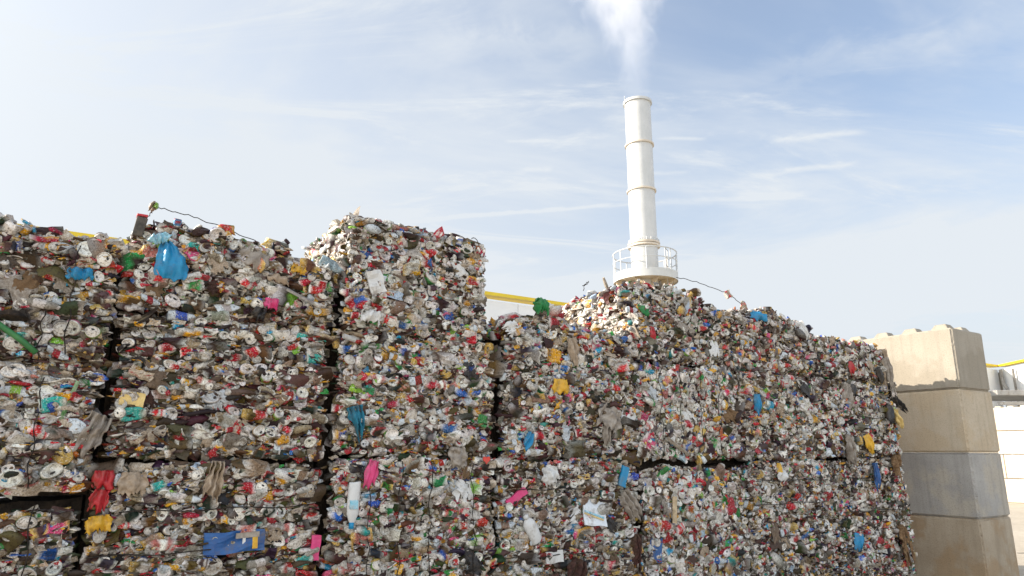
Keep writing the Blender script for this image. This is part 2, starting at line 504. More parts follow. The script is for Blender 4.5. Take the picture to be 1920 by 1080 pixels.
BALES = []
def bale(t0, t1, z0, prof, label, style='mixed', off=0.0, depth=1.2, left=None, right=None, top=True, heroes=70,
         round_top=.05, round_side=.035, wires=(), hwires=(), seed=1, dens=1.0, squash=.8, rough=1.0, pal='bright', strata=.02, inset=.02, zin=-.004, dn_out=None, brown=None):
    """t1 > t0: left and right ends along the wall; prof: list of (fraction, height rel. eye) along the top, left to right"""
    rg = np.random.default_rng(seed)
    w = t1 - t0
    if style == 'layered' and pal == 'bright': pal = 'rich'
    tc = (t0 + t1) / 2
    e = empty('rubbish_bale', W(tc, off, z0), ANG)
    tag(e, label, 'bale', 'bales of crushed cans stacked into a wall')
    fx = np.array([p[0] for p in prof]); fz = np.array([p[1] - z0 for p in prof])
    lump = Wave(rg, .02 * rough, 9)
    def H(x): return np.interp(np.asarray(x) / w + .5, fx, fz) + lump(x, x * 0)
    big = Wave(rg, .024, 4.5); mid = Wave(rg, .010, 16); lay = Wave(rg, 1.0, 5)
    side_w = Wave(rg, .02, 6); hole = Wave(rg, 1.0, 11, 9); hole_at = {'layered': 1.15, 'mixed': 1.5, 'ends': 2.2}[style]
    def solid(x, z): return hole(x, z * 2.2) < hole_at
    clump = Wave(rg, 1.0, 8, 9)
    if brown is None: brown = {'layered': -.22, 'mixed': .22, 'ends': .95}[style]
    if dn_out is None: dn_out = {'layered': 600, 'mixed': 740, 'ends': 980}[style]
    def outset(x, z):
        """front surface: how far it stands out of the nominal plane"""
        h = H(x)
        f = big(x, z) + mid(x, z)
        f = f - strata * np.clip(np.sin(z * 42 + 1.6 * lay(x * .6, z * .3)), 0, 1)
        def edge(d, r):
            q = np.clip(1 - d / r, 0, 1); return -.7 * r * (1 - np.sqrt(np.clip(1 - q * q, 0, 1)))
        f = f + edge(h - z, round_top) + edge(z, .045) + edge(w / 2 - np.abs(x), round_side)
        return f
    acc = Acc()
    def jgrid(a, b, c, d, density):
        area = max((b - a) * (d - c), 1e-4); n = int(area * density)
        nx = max(1, int(math.sqrt(n * (b - a) / (d - c)))); ny = max(1, n // nx)
        g = np.stack(np.meshgrid(np.arange(nx), np.arange(ny)), -1).reshape(-1, 2) + rg.uniform(0, 1, (nx * ny, 2))
        return a + g[:, 0] / nx * (b - a), c + g[:, 1] / ny * (d - c)
    hm = float(fz.max())
    F_FRONT = np.array([[1, 0, 0], [0, -1, 0], [0, 0, 1.]]).T
    F_FRONT = np.array([[1, 0, 0], [0, -1, 0], [0, 0, 1]], float).T
    zlow = 0.0
    for lev, (dn, d0, d1, st, pl) in enumerate(((900, -.06, -.03, 'dark', 'dull'), (dn_out, -.036, .0, style, pal))):
        x, v = jgrid(-w / 2 + inset, w / 2 - inset, 0, 1, dn * dens * hm)
        z = zin + v * (H(x) - zin - (0 if top else zin))
        y = -(outset(x, z) + rg.uniform(d0, d1, len(x)))
        P = np.stack([x, y, z], 1)
        if lev:
            cl = clump(x, z * 1.7) + rg.normal(0, .35, len(x)) > brown
            ok = solid(x, z)
            for sel, st2, pl2 in ((cl & ok, 'dark' if style != 'ends' else 'mixed', 'brown'), (~cl & ok, st, pl)):
                scatter(acc, P[sel], np.repeat(F_FRONT[None], int(sel.sum()), 0), st2, pl2, rg, .22 if style != 'ends' else .5, .22 if style != 'ends' else .17, .62, squash)
            continue
        scatter(acc, P, np.repeat(F_FRONT[None], len(P), 0), st, pl, rg, .24 if style != 'ends' else .5, .30 if style != 'ends' else .2, .72, squash)
    # small torn flecks between the larger pieces
    x, v = jgrid(-w / 2 + inset, w / 2 - inset, 0, 1, 1500 * dens * hm)
    z = zin + v * (H(x) - zin)
    P = np.stack([x, -(outset(x, z) + rg.uniform(-.045, -.008, len(x))), z], 1)
    cl = rg.random(len(x)) < (.5 if style == 'layered' else .3)
    ok = solid(x, z)
    for sel, pl2 in ((cl & ok, 'brown'), (~cl & ok, pal)):
        scatter(acc, P[sel], np.repeat(F_FRONT[None], int(sel.sum()), 0), 'flecks', pl2, rg, .35, .3, .42, squash)
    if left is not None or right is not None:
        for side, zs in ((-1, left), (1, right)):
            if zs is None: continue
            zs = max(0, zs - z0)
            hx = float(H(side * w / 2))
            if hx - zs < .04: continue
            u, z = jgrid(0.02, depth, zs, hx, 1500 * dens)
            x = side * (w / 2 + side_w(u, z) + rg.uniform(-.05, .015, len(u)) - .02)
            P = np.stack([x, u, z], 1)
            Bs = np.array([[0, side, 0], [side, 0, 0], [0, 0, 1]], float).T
            scatter(acc, P, np.repeat(Bs[None], len(P), 0), style, 'pale' if side < 0 else pal, rg, .25, .25, .62, squash)  # sun-facing left sides take the lightened colours
    if top:
        x, y = jgrid(-w / 2, w / 2, .0, depth, 800 * dens)
        z = H(x) - .03 - .05 * np.clip(1 - y / .12, 0, 1) * (round_top / .1) + rg.uniform(-.03, .03 * rough, len(x))
        P = np.stack([x, y - outset(x, H(x)) * np.clip(1 - y / .3, 0, 1), z], 1)
        Bt = np.array([[1, 0, 0], [0, 0, 1], [0, 1, 0]], float).T
        scatter(acc, P, np.repeat(Bt[None], len(P), 0), style if style != 'ends' else 'mixed', pal, rg, .8, .4 * rough, .66, 1.0)
        # loose bits along the front edge
        n = int(w * 50 * rough)
        x = rg.uniform(-w / 2, w / 2, n); y = rg.uniform(-.01, .25, n)
        P = np.stack([x, y, H(x) + rg.uniform(-.03, .03 * rough, n)], 1)
        scatter(acc, P, np.repeat(F_FRONT[None], n, 0), 'layered', pal, rg, .6, .6, .64, .95)
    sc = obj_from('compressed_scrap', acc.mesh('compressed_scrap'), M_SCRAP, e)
    sc['kind'] = 'stuff'
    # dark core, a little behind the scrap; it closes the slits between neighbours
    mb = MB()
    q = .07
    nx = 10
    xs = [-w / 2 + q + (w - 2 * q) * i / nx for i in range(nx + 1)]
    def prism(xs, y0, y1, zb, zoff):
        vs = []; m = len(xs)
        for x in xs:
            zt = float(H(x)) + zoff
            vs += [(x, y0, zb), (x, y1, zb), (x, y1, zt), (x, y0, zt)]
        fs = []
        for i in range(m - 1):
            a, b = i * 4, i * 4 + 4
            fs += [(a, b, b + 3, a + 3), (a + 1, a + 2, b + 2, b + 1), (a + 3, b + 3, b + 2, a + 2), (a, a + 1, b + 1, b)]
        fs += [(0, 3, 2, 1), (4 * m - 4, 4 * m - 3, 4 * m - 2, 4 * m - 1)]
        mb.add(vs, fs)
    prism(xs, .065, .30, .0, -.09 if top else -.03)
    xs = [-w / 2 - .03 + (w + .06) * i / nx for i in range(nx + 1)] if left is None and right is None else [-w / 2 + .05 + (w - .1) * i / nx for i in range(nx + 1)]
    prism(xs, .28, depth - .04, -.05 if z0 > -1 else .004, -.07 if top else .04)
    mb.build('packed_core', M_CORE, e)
    # individual pieces pressed into the face
    zmin = max(0.06, -1.25 - z0) if z0 < -1 else .05
    done = []
    tries = 0
    kinds = list(MIX[style].items())
    want = int(heroes * 1.4)
    while len(done) < want and tries < want * 12:
        tries += 1
        x = rg.uniform(-w / 2 + inset + .02, w / 2 - inset - .02); hz = float(H(x)); z = rg.uniform(zmin, max(hz - .02 - zin, zmin + .02))
        if any(abs(x - a) < .05 and abs(z - b) < .045 for a, b in done): continue
        if not solid(x, z): continue
        done.append((x, z))
        pk = dict(end=.60, side=.25, film=.08, bottle=.07) if style in ('ends', 'mixed') else dict(end=.48, side=.34, film=.12, bottle=.06)
        k = rg.choice(list(pk), p=list(pk.values()))
        nm, L = VARIANTS[k]
        me = L[int(rg.integers(0, len(L)))]
        o = bpy.data.objects.new(nm, me); COL.objects.link(o); o.parent = e
        rot = (rotm(0, rg.normal(.04 if k == 'end' else 0, .13, 1)) @ rotm(1, rg.normal(0, .3 if k != 'end' else 1.5, 1)) @ rotm(2, rg.normal(0, .2, 1)))[0]
        s = (.78 if k == 'end' else .70) * float(np.exp(rg.normal(0.06, .2))) * (1.2 if k == 'end' else 1)
        S = np.diag([1.06, 1, (squash if k != 'end' else .92) * rg.uniform(.8, 1.15)])
        Mx = F_FRONT @ S @ rot * s
        M4 = Matrix([list(map(float, Mx[i])) + [0.0] for i in range(3)] + [[0, 0, 0, 1]])
        y = -(float(outset(x, z)) + (rg.uniform(.0, .018) if k == 'end' else rg.uniform(-.012, .008)))
        M4.translation = Vector((x, y, z))
        o.matrix_local = M4
    for (f, za, zb) in wires:
        x = (f - .5) * w
        pts = []
        for i in range(15):
            z = za - z0 + (zb - za) * i / 14
            pts.append((x + .01 * math.sin(i * 1.3 + f * 9), -(float(outset(x, z)) + .036 + .010 * math.sin(i * 2.1 + f * 20)), z))
        m = MB(); m.tube(pts, .0042, 5); m.build('strapping_wire', M_WIRE, e, True)
    for (z, fa, fb) in hwires:
        pts = []
        for i in range(15):
            x = (fa - .5 + (fb - fa) * i / 14) * w
            pts.append((x, -(float(outset(x, z - z0)) + .036 + .01 * math.sin(i * 1.7 + z * 20)), z - z0 + .008 * math.sin(i * .9)))
        m = MB(); m.tube(pts, .0042, 5); m.build('strapping_wire', M_WIRE, e, True)
    BALES.append(dict(t0=t0, t1=t1, z0=z0, z1=max(p[1] for p in prof), e=e, w=w, tc=tc, outset=outset, off=off, H=H))
    return e

flat = lambda z: [(0, z), (1, z)]
# --- stack A, cut by the left edge
bale(9.28, 10.9, -EYE, flat(-.33), 'bottom bale of the leftmost stack, under the wide black gap', 'layered', .04, top=False, zin=.03, seed=21, heroes=40, wires=((.86, -1.2, -.3),))
bale(9.26, 10.9, -.21, flat(.49), 'middle bale of the leftmost stack, with a green strip near its edge', 'mixed', .05, top=False, seed=22, heroes=60, wires=((.82, -.2, .45),))
bale(9.24, 10.9, .51, [(0, 1.385), (.6, 1.395), (.8, 1.375), (.92, 1.385), (1, 1.37)], 'brown top bale of the leftmost stack, with a green pole sticking out', 'layered', .03, seed=23, heroes=80, rough=1.3, round_top=.07,
     wires=((.86, .6, 1.3), (.78, .55, .95)))
# --- stack B with the blue bag
bale(7.79, 9.2, -EYE, flat(-.06), 'bottom bale under the blue bag stack, full of red scraps and a blue box', 'layered', .03, top=False, zin=.03, seed=31, heroes=80, hwires=((-.36, .1, .9), (-.62, 0, .75)))
bale(7.79, 9.17, -.02, flat(.93), 'brown layered middle bale below the one with the torn blue bag', 'layered', .02, top=False, seed=32, heroes=95, strata=.035)
bale(7.76, 9.16, .95, [(0, 1.44), (.1, 1.54), (.35, 1.56), (.7, 1.48), (1, 1.36)], 'uneven brown top bale with a torn blue bag hanging on its face', 'layered', .0, inset=.01, seed=33, heroes=90, rough=1.5, round_top=.09, strata=.03)
# --- stack C, the tallest
bale(6.30, 7.70, -EYE, flat(-.02), 'bottom bale of the tallest stack, with vertical wires and a white bottle', 'mixed', .03, top=False, zin=.03, seed=41, heroes=90,
     wires=((.2, -1.0, -.08), (.37, -1.0, -.06), (.56, -1.0, -.06), (.84, -1.0, -.08)))
bale(6.30, 7.69, -.0, flat(.93), 'middle bale of the tallest stack, with a dark teal rag low on its face', 'mixed', .03, top=False, seed=42, heroes=95)
bale(6.43, 7.68, .95, [(0, 1.86), (.3, 1.83), (.55, 1.85), (.8, 1.84), (1, 1.80)], 'square sharp-edged bale topping the tallest stack, rising above all bales near it', 'mixed', .05, left=1.3, right=1.0, inset=.01, seed=43, heroes=95, rough=.6, round_side=.02, round_top=.02)
# --- stack D
bale(4.66, 6.22, -EYE, flat(-.05), 'bottom bale with a large white sheet and a white bottle on its face', 'mixed', .0, top=False, zin=.03, seed=51, heroes=95, hwires=((-.31, .1, .6), (-.86, 0, .6)))
bale(4.66, 6.2, -.03, [(0, 1.08), (.08, 1.16), (.35, 1.20), (.6, 1.16), (1, 1.12)], 'large loose bale with a green cloth on top, right of the tallest stack', 'mixed', .02, right=1.0, seed=52, heroes=100, rough=1.3, round_top=.07)
# --- stack E
bale(3.10, 4.60, -EYE, flat(-.15), 'bottom bale of tightly packed silver can ends with a blue panel', 'ends', .03, top=False, zin=.03, inset=.015, seed=61, heroes=95, squash=.95, strata=0)
bale(3.10, 4.62, -.06, flat(.90), 'silver bale of can ends with thin wires, above the black horizontal slit', 'ends', .0, top=False, zin=.02, inset=.015, seed=62, heroes=95, squash=.95, strata=0,
     wires=((.2, -.02, .85), (.38, -.02, .86), (.58, -.02, .86), (.76, -.02, .84)))
bale(3.10, 4.63, .94, [(0, 1.42), (.4, 1.5), (.75, 1.56), (1, 1.56)], 'loose slanting bale below the heap in front of the chimney', 'layered', -.03, left=1.1, inset=.015, seed=63, heroes=70, rough=1.5, round_top=.1)
bale(3.30, 4.63, 1.42, [(0, 1.66), (.1, 1.70), (.35, 1.76), (.58, 1.81), (.84, 1.76), (1, 1.52)], 'sunlit heap of loose scrap topping the wall in front of the chimney', 'layered', -.14, depth=1.15, left=1.1, right=1.4, seed=64, heroes=60, rough=1.9, round_top=.14, strata=.04)
# --- stack F
bale(1.55, 3.07, -EYE, flat(-.08), 'bottom bale with level wires and a white cup, left of the end stack', 'mixed', .02, top=False, zin=.03, inset=.015, seed=71, heroes=90, hwires=((-.3, .05, .95), (-.55, .0, .9), (-.9, .1, .6)))
bale(1.55, 3.08, -.05, flat(.90), 'brownish middle bale with a bright blue strip along its upper left edge', 'mixed', .02, top=False, inset=.015, seed=72, heroes=95)
bale(1.53, 3.08, .92, [(0, 1.56), (.25, 1.6), (.5, 1.67), (.75, 1.6), (1, 1.44)], 'humped top bale with a blue wrapper and white bag along its crest', 'layered', -.02, inset=.015, seed=73, heroes=80, rough=1.5, round_top=.11)
# --- stack G, against the concrete blocks
bale(-.12, 1.50, -EYE, flat(-.08), 'bottom bale of the end stack beside the concrete blocks', 'mixed', .0, right=-EYE, top=False, zin=.03, inset=.015, seed=81, heroes=80, hwires=((-.3, .1, .95), (-.7, .1, .9)))
bale(-.1, 1.50, -.03, flat(.90), 'middle bale of the end stack, with black plastic sticking out towards the concrete blocks', 'mixed', .02, right=-.03, top=False, inset=.015, seed=82, heroes=80, hwires=((.45, .4, 1.0),))
bale(-.05, 1.50, .92, [(0, 1.45), (.3, 1.43), (.7, 1.42), (.92, 1.38), (1, 1.22)], 'brown top bale of the end stack, with grey film hanging at its corner', 'layered', .0, right=.92, inset=.015, seed=83, heroes=70, rough=1.2, round_top=.1, round_side=.08)

# ------------------------------------------------------------------ single conspicuous pieces
def ray_wall(u, v, out=0.0):
    """photo pixel -> (t, z) on the bale wall plane"""
    x = (u - 960) / FPX; y = -(v - 540) / FPX
    d = Vector((x, math.cos(PITCH) - y * math.sin(PITCH), y * math.cos(PITCH) + math.sin(PITCH)))
    P0 = PR + N * out
    k = P0.dot(N) / d.dot(N)
    p = d * k
    return (PR - p).dot(D), p.z

def find_bale(t, z):
    best = None
    for b in BALES:
        dt = max(b['t0'] - t, t - b['t1'], 0); dz = max(b['z0'] - z, z - b['z1'], 0)
        s = dt + dz
        if best is None or s < best[0] - 1e-6: best = (s, b)
    return best[1]

def spot(u, v):
    t, z = ray_wall(u, v)
    b = find_bale(t, z)
    x = b['tc'] - t; zl = z - b['z0']
    zc = min(max(zl, .03), float(b['H'](x)) - .03)
    return b, x, zl, float(b['outset'](min(max(x, -b['w'] / 2 + .02), b['w'] / 2 - .02), zc))

def pxm(u):      # metres per photo pixel on the wall at column u
    t, _ = ray_wall(u, 850)
    return W(t, 0, 0).y / FPX

def rag_mesh(name, w, h, prof, folds=5, amp=.02, seed=0, ragged=.17, nx=26, nz=30, bulge=.03, sway=0.0, crinkle=1.0):
    """a hanging cloth or bag: prof = (fraction down, width fraction); it has thickness from a solidify modifier"""
    rg = np.random.default_rng(seed)
    pv = [p[0] for p in prof]; pw = [p[1] for p in prof]
    k1 = Wave(rg, amp * .7, 14); ed = Wave(rg, ragged, 7); fph = rg.uniform(0, 6)
    V = []
    for i in range(nz):
        b = i / (nz - 1)
        ww = np.interp(b, pv, pw) * w
        for k in range(nx):
            a = k / (nx - 1) * 2 - 1
            rag = 1 + float(ed(a * 1.5, 3.0)) * (b ** 3)
            x = a * ww / 2 * (1 + .06 * math.sin(b * 9 + a * 3 + fph)) + sway * w * math.sin(b * 2.2)
            y = amp * math.sin(a * folds * (1.3 - .3 * b) + fph + b * 1.2) * (.4 + .6 * (1 - b)) + bulge * (1 - a * a) * math.sin(b * math.pi * .9) + float(k1(x / max(w, .05), b * .3))
            x += w * ragged * .8 * float(ed(b * 2.0 + 5, math.copysign(2, a))) * abs(a) ** 3
            V.append((x, -y, -b * h * rag))
    V = crumple(np.array(V), min(w, h) * .022 * crinkle, 26 / max(w, h), rg)
    V = crumple(V, min(w, h) * .012 * crinkle, 60 / max(w, h), rg)
    return mesh_np(name, V, np.array(grid_faces(nz, nx, False)))

def thick(o, th=.003):
    s = o.modifiers.new('thick', 'SOLIDIFY'); s.thickness = th; s.offset = 0
    return o

def rag(name, u, v, wpx, hpx, mat, ang=0.0, prof=((0, .8), (.5, 1), (1, .9)), label=None, out=.03, top=False, cat=None, **kw):
    b, x, z, f = spot(u, v)
    s = pxm(u)
    me = rag_mesh(name, wpx * s, hpx * s * .9, prof, **kw)
    o = obj_from(name, me, mat, b['e'], (x, -(f + out), z), (0, R(ang), 0))
    thick(o)
    if top:
        o.parent = None
        o.matrix_world = Matrix.Translation(b['e'].location) @ Matrix.Rotation(ANG, 4, 'Z') @ Matrix.Translation((x, -(f + out), z)) @ Matrix.Rotation(R(ang), 4, 'Y')
        tag(o, label, cat)
    elif label: o['label'] = label
    return o

def panel(name, u, v, wpx, hpx, mat, ang=0.0, th=.03, out=.012, label=None, bend=.02, tilt=0, pw=1.0, seed=0):
    b, x, z, f = spot(u, v); s = pxm(u)
    w, h = wpx * s * 1.12, hpx * s
    mb = MB(); n = 7; vs = []
    rg = np.random.default_rng(seed)
    wv = Wave(rg, bend, 6 / max(w, h))
    for side in (0, 1):
        for i in range(n):
            for k in range(n):
                a, c = k / (n - 1) - .5, i / (n - 1) - .5
                q = 1 + (pw - 1) * (c + .5)
                px_, pz_ = a * w * q, c * h
                y = -float(wv(px_, pz_)) + (th if side else 0)
                vs.append((px_ + .02 * h * math.sin(c * 7), y, pz_ + .015 * w * math.sin(a * 9)))
    fs = []
    for side in (0, 1):
        for g in grid_faces(n, n, False):
            g = [i + side * n * n for i in g]
            fs.append(g if side == 0 else g[::-1])
    m = n * n
    rim = [i for i in range(n)] + [i * n + n - 1 for i in range(1, n)] + [n * (n - 1) + k for k in range(n - 2, -1, -1)] + [i * n for i in range(n - 2, 0, -1)]
    for i in range(len(rim)):
        a, c = rim[i], rim[(i + 1) % len(rim)]
        fs.append((c, a, a + m, c + m))
    mb.add(vs, fs)
    o = mb.build(name, mat, b['e'], False, (x, -(f + out), z), (R(tilt), R(ang), 0))
    if label: o['label'] = label
    return o

def bottle(name, u, v, lpx, wpx, mat, ang, label=None, flat=.6, cap=None):
    b, x, z, f = spot(u, v); s = pxm(u)
    L, r = lpx * s, wpx * s / 2
    prof = [(.001, 0), (r * .9, .0), (r, .04 * L), (r * .97, .3 * L), (r, .34 * L), (r, .62 * L), (r * .95, .7 * L), (r * .55, .84 * L), (r * .36, .88 * L), (r * .36, .9 * L)]
    mb = MB(); mb.lathe([(q, zz - L / 2) for q, zz in prof], 18)
    vs = crumple(np.array(mb.v), .006, 40, np.random.default_rng(3)); vs[:, 1] *= flat
    mb.v = [tuple(p) for p in vs]
    o = mb.build(name, mat, b['e'], True, (x, -(f + .03), z), (0, R(ang), 0))
    c = MB(); c.lathe([(.001, .86 * L - L / 2 + .003), (r * .42, .87 * L - L / 2), (r * .42, L / 2), (.001, L / 2 + .001)], 14)
    c.build('bottle_cap', cap or mat, o, True)
    if label: o['label'] = label
    return o

def stick(name, pts, wpx, mat, label=None, square=False, out=.035):
    b, x, z, f = spot(*pts[0])
    P = []
    for u, v in pts:
        t, zz = ray_wall(u, v)
        P.append(Vector((b['tc'] - t, -(f + out), zz - b['z0'])))
    mb = MB(); mb.tube(P, wpx * pxm(pts[0][0]) / 2, 4 if square else 8)
    o = mb.build(name, mat, b['e'], not square)
    if label: o['label'] = label
    return o

P_BLUE = soft_mat('blue_plastic', (.006, .19, .40), (.012, .28, .52), .42, 14, .45)
P_LBLUE = soft_mat('pale_blue_plastic', (.16, .48, .62), (.5, .7, .78), .4, 22, .4)
P_DBLUE = soft_mat('dark_blue_plastic', (.012, .07, .24), (.02, .12, .34), .4, 12, .25)
P_TEAL = soft_mat('teal_cloth', (.01, .12, .2), (.02, .22, .32), .8, 30, .6)
P_WHITE = soft_mat('white_plastic', (.58, .58, .57), (.76, .76, .74), .4, 9, .25)
P_SHEET = soft_mat('white_sheet', (.62, .68, .76), (.8, .82, .83), .35, 5, .15)
P_GREY = soft_mat('grey_film', (.20, .165, .135), (.42, .375, .32), .5, 12, .6)
P_BEIGE = soft_mat('beige_film', (.27, .20, .135), (.5, .40, .30), .55, 12, .6)
P_RED = soft_mat('red_plastic', (.38, .012, .02), (.55, .03, .04), .4, 16, .35)
P_PINK = soft_mat('pink_plastic', (.6, .03, .16), (.72, .08, .24), .45, 12, .3)
P_YEL = soft_mat('yellow_plastic', (.62, .33, .015), (.75, .45, .04), .42, 14, .35)
P_GOLD = soft_mat('gold_metal', (.6, .42, .14), (.78, .6, .26), .4, 20, .25, .3)
P_GREEN = soft_mat('green_cloth', (.006, .15, .035), (.012, .24, .06), .6, 16, .5)
P_DGREEN = soft_mat('green_tube', (.02, .13, .035), (.05, .22, .06), .45, 10, .2)
P_LIME = soft_mat('lime_plastic', (.2, .5, .05), (.32, .58, .1), .45, 20, .35)
P_BLACK = soft_mat('black_plastic', (.012, .012, .014), (.035, .034, .036), .35, 18, .6)
P_WOOD = soft_mat('pale_wood', (.48, .36, .22), (.62, .5, .33), .75, 25, .3)
P_DKWOOD = soft_mat('weathered_wood', (.26, .22, .17), (.42, .36, .29), .8, 25, .3)
P_BRN = soft_mat('brown_cloth', (.03, .011, .008), (.09, .035, .025), .9, 30, .8)
P_STEEL = soft_mat('grey_metal', (.4, .4, .4), (.6, .6, .6), .35, 30, .2, .6)
P_FLES = soft_mat('brown_fibre', (.16, .09, .045), (.32, .2, .1), .9, 40, .8)

BAGP = ((0, .30), (.06, .34), (.2, .62), (.42, .92), (.7, 1.0), (1, .92))
bag = rag('plastic_bag', 312, 455, 58, 80, P_BLUE, -4, BAGP, 'torn bright blue plastic bag hanging on the brown bales left of centre', .06, True, 'plastic bag', seed=2, folds=6, amp=.016, ragged=.05, nx=44, nz=44, bulge=.05, sway=.16, crinkle=.35)
nk = rag_mesh('tied_neck', .15, .065, ((0, .6), (.5, 1), (1, .5)), seed=8, folds=6, amp=.02)
o = thick(obj_from('tied_neck', nk, P_LBLUE, bag, (-.06, -.01, .045), (0, R(-20), 0))); o['label'] = 'pale blue knotted top of the bag'

rag('torn_film', 318, 456, 46, 26, P_LIME, 35, label='lime green film beside the blue bag', seed=12, nx=14, nz=12)
rag('torn_film', 150, 505, 45, 24, P_BLUE, -5, label='bright blue film scrap', seed=13, nx=14, nz=12)
stick('plastic_tube', [(-40, 590), (0, 612), (40, 640), (68, 664)], 11, P_DGREEN, 'dark green plastic tube')
stick('plastic_strip', [(146, 716), (132, 745), (114, 788)], 7, soft_mat('faded_green', (.06, .2, .05), (.42, .5, .34), .5, 30, .3), 'thin green and white strip', True, .02)
panel('container_lid', 247, 749, 36, 25, P_GOLD, 5, .015, .035, 'gold oval lid', .004)
rag('draped_film', 190, 778, 46, 75, P_GREY, 22, label='grey film hanging over the gap', seed=14, folds=8, amp=.03)
bx = panel('packaging_box', 437, 1014, 92, 36, P_DBLUE, -2, .06, .012, 'large blue flattened box', .016, seed=3)
w_ = pxm(437)
for (cx, cz, pw_, ph_, mt, nm) in ((20, 10, 40, 9, P_GREY, 'printed_band'), (33, -4, 9, 20, P_YEL, 'printed_patch'), (14, -1, 5, 14, P_WHITE, 'printed_patch')):
    m = MB(); m.box(((cx - pw_ / 2) * w_, -.021, (cz - ph_ / 2) * w_), ((cx + pw_ / 2) * w_, -.013, (cz + ph_ / 2) * w_)); m.build(nm, mt, bx)
rag('torn_film', 195, 882, 36, 34, P_RED, 0, label='red film scrap', seed=15, nx=14, nz=12)
rag('torn_film', 190, 918, 30, 38, P_RED, 8, label='red film scrap', seed=16, nx=14, nz=12)
rag('torn_film', 184, 965, 42, 30, P_YEL, -6, label='yellow film scrap', seed=17, nx=14, nz=12)
rag('draped_film', 405, 865, 30, 75, P_BEIGE, 8, label='beige film strip', seed=18, folds=8, amp=.03)
rag('draped_film', 250, 885, 50, 40, P_BEIGE, 0, label='beige film', seed=19, folds=5, amp=.02)
panel('packaging_box', 588, 1026, 15, 42, P_PINK, 3, .04, .02, 'bright pink upright box', .008)
bottle('crushed_bottle', 656, 946, 80, 22, P_WHITE, 182, 'white bottle with blue cap', .7, P_BLUE)
panel('bottle_label', 655, 945, 13, 15, P_LBLUE, 0, .012, .065, None, .001)
rag('torn_film', 695, 863, 24, 50, P_PINK, 12, label='pink film scrap', seed=20, nx=14, nz=16)
rag('torn_rag', 662, 762, 36, 56, P_TEAL, -14, ((0, .8), (.4, .9), (.8, .5), (1, .25)), 'dark teal rag', seed=21, folds=9, amp=.03, ragged=.25)
panel('plastic_panel', 697, 533, 28, 44, P_WHITE, -20, .02, .035, 'white bent panel', .012, seed=5)
rag('torn_film', 690, 585, 40, 26, P_WHITE, 10, label='white crumpled film', seed=22, nx=14, nz=12)
rag('draped_film', 852, 838, 40, 36, P_GREY, 0, label='grey film hanging over the joint', seed=23, folds=6, amp=.02)
rag('torn_film', 525, 515, 46, 18, P_BEIGE, 8, label='beige film', seed=24, nx=14, nz=12)
rag('draped_film', 485, 470, 60, 40, P_GREY, 25, label='grey film at the top edge', seed=25, nx=18, nz=14, folds=6)
rag('torn_film', 490, 578, 26, 24, P_BLACK, 20, label='black plastic scrap', seed=26, nx=14, nz=12)
rag('torn_film', 560, 500, 30, 16, P_YEL, 8, label='yellow film scrap', seed=126, nx=14, nz=12)
stick('metal_strip', [(536, 543), (560, 556), (586, 570)], 6, P_STEEL, 'grey metal strip', True)
rag('torn_film', 510, 560, 30, 22, P_PINK, 0, label='pink film scrap', seed=27, nx=14, nz=12)
stick('bottle_piece', [(638, 632), (660, 640)], 10, P_WHITE)
# heart-shaped red scrap
def heart(u, v, px):
    b, x, z, f = spot(u, v); s = px * pxm(u) / 32
    pts = []
    for k in range(28):
        a = k * math.tau / 28
        pts.append((16 * math.sin(a) ** 3 * s, (13 * math.cos(a) - 5 * math.cos(2 * a) - 2 * math.cos(3 * a) - math.cos(4 * a)) * s))
    mb = MB(); n = 28
    mb.add([(p[0], -.004, p[1]) for p in pts] + [(p[0], .006, p[1]) for p in pts], [list(range(n))[::-1], list(range(n, 2 * n))] + [[i, (i + 1) % n, n + (i + 1) % n, n + i] for i in range(n)])
    o = mb.build('heart_sticker', soft_mat('heart_red', (.62, .045, .03), (.7, .06, .04), .45, 12, .1), b['e'], False, (x, -(f + .045), z))
    o['label'] = 'small red heart-shaped scrap'
heart(905, 862, 15)
rag('draped_film', 1065, 635, 26, 48, P_BEIGE, -14, label='pinkish film strip', seed=28, folds=7, amp=.02)
rag('torn_film', 1042, 712, 42, 30, P_YEL, 0, label='yellow film scrap', seed=29, nx=14, nz=12)
rag('torn_film', 1140, 765, 55, 46, P_GREY, 25, label='dark grey film', seed=30, folds=5, amp=.03)
rag('draped_film', 1128, 785, 16, 50, P_GREY, 0, label='grey film strip', seed=31)
panel('plastic_panel', 1172, 786, 30, 30, P_WHITE, 25, .015, .03, 'white crumpled panel', .01, seed=6)
rag('torn_film', 992, 812, 18, 32, P_BLUE, 28, label='blue film scrap', seed=32, nx=14, nz=12)
rag('plastic_sack', 1018, 876, 40, 36, P_WHITE, -30, ((0, .5), (.4, 1), (1, .7)), 'white sack', seed=33, bulge=.06)
sheet = panel('plastic_sheet', 1115, 952, 46, 62, P_SHEET, 5, .012, .05, 'large pale sheet with faint blue and tan bands', .006, seed=7, pw=.92, tilt=-14)
for (dv, dh, mt, nm) in ((-.012, .016, P_LBLUE, 'printed_band'), (-.033, .012, P_GOLD, 'printed_band')):
    w_ = 44 * pxm(1115); mb = MB(); mb.box((-w_ / 2, -.006, dv - dh / 2 - .05), (w_ / 2, -.003, dv + dh / 2 - .05)); mb.build(nm, mt, sheet, rot=(0, R(14), 0))
rag('draped_film', 1162, 922, 34, 62, P_GREY, -38, label='grey film wrinkled beside the white sheet', seed=34, folds=8, amp=.025)
bottle('crushed_bottle', 993, 990, 52, 24, P_WHITE, -30, 'white bottle lying at a slant', .7, P_WHITE)
panel('plastic_panel', 1035, 1043, 32, 20, P_WHITE, -4, .02, .03, 'white panel', .004)
panel('plastic_strip', 1164, 893, 14, 36, P_BLUE, 18, .02, .035, 'blue plastic strip', .004)
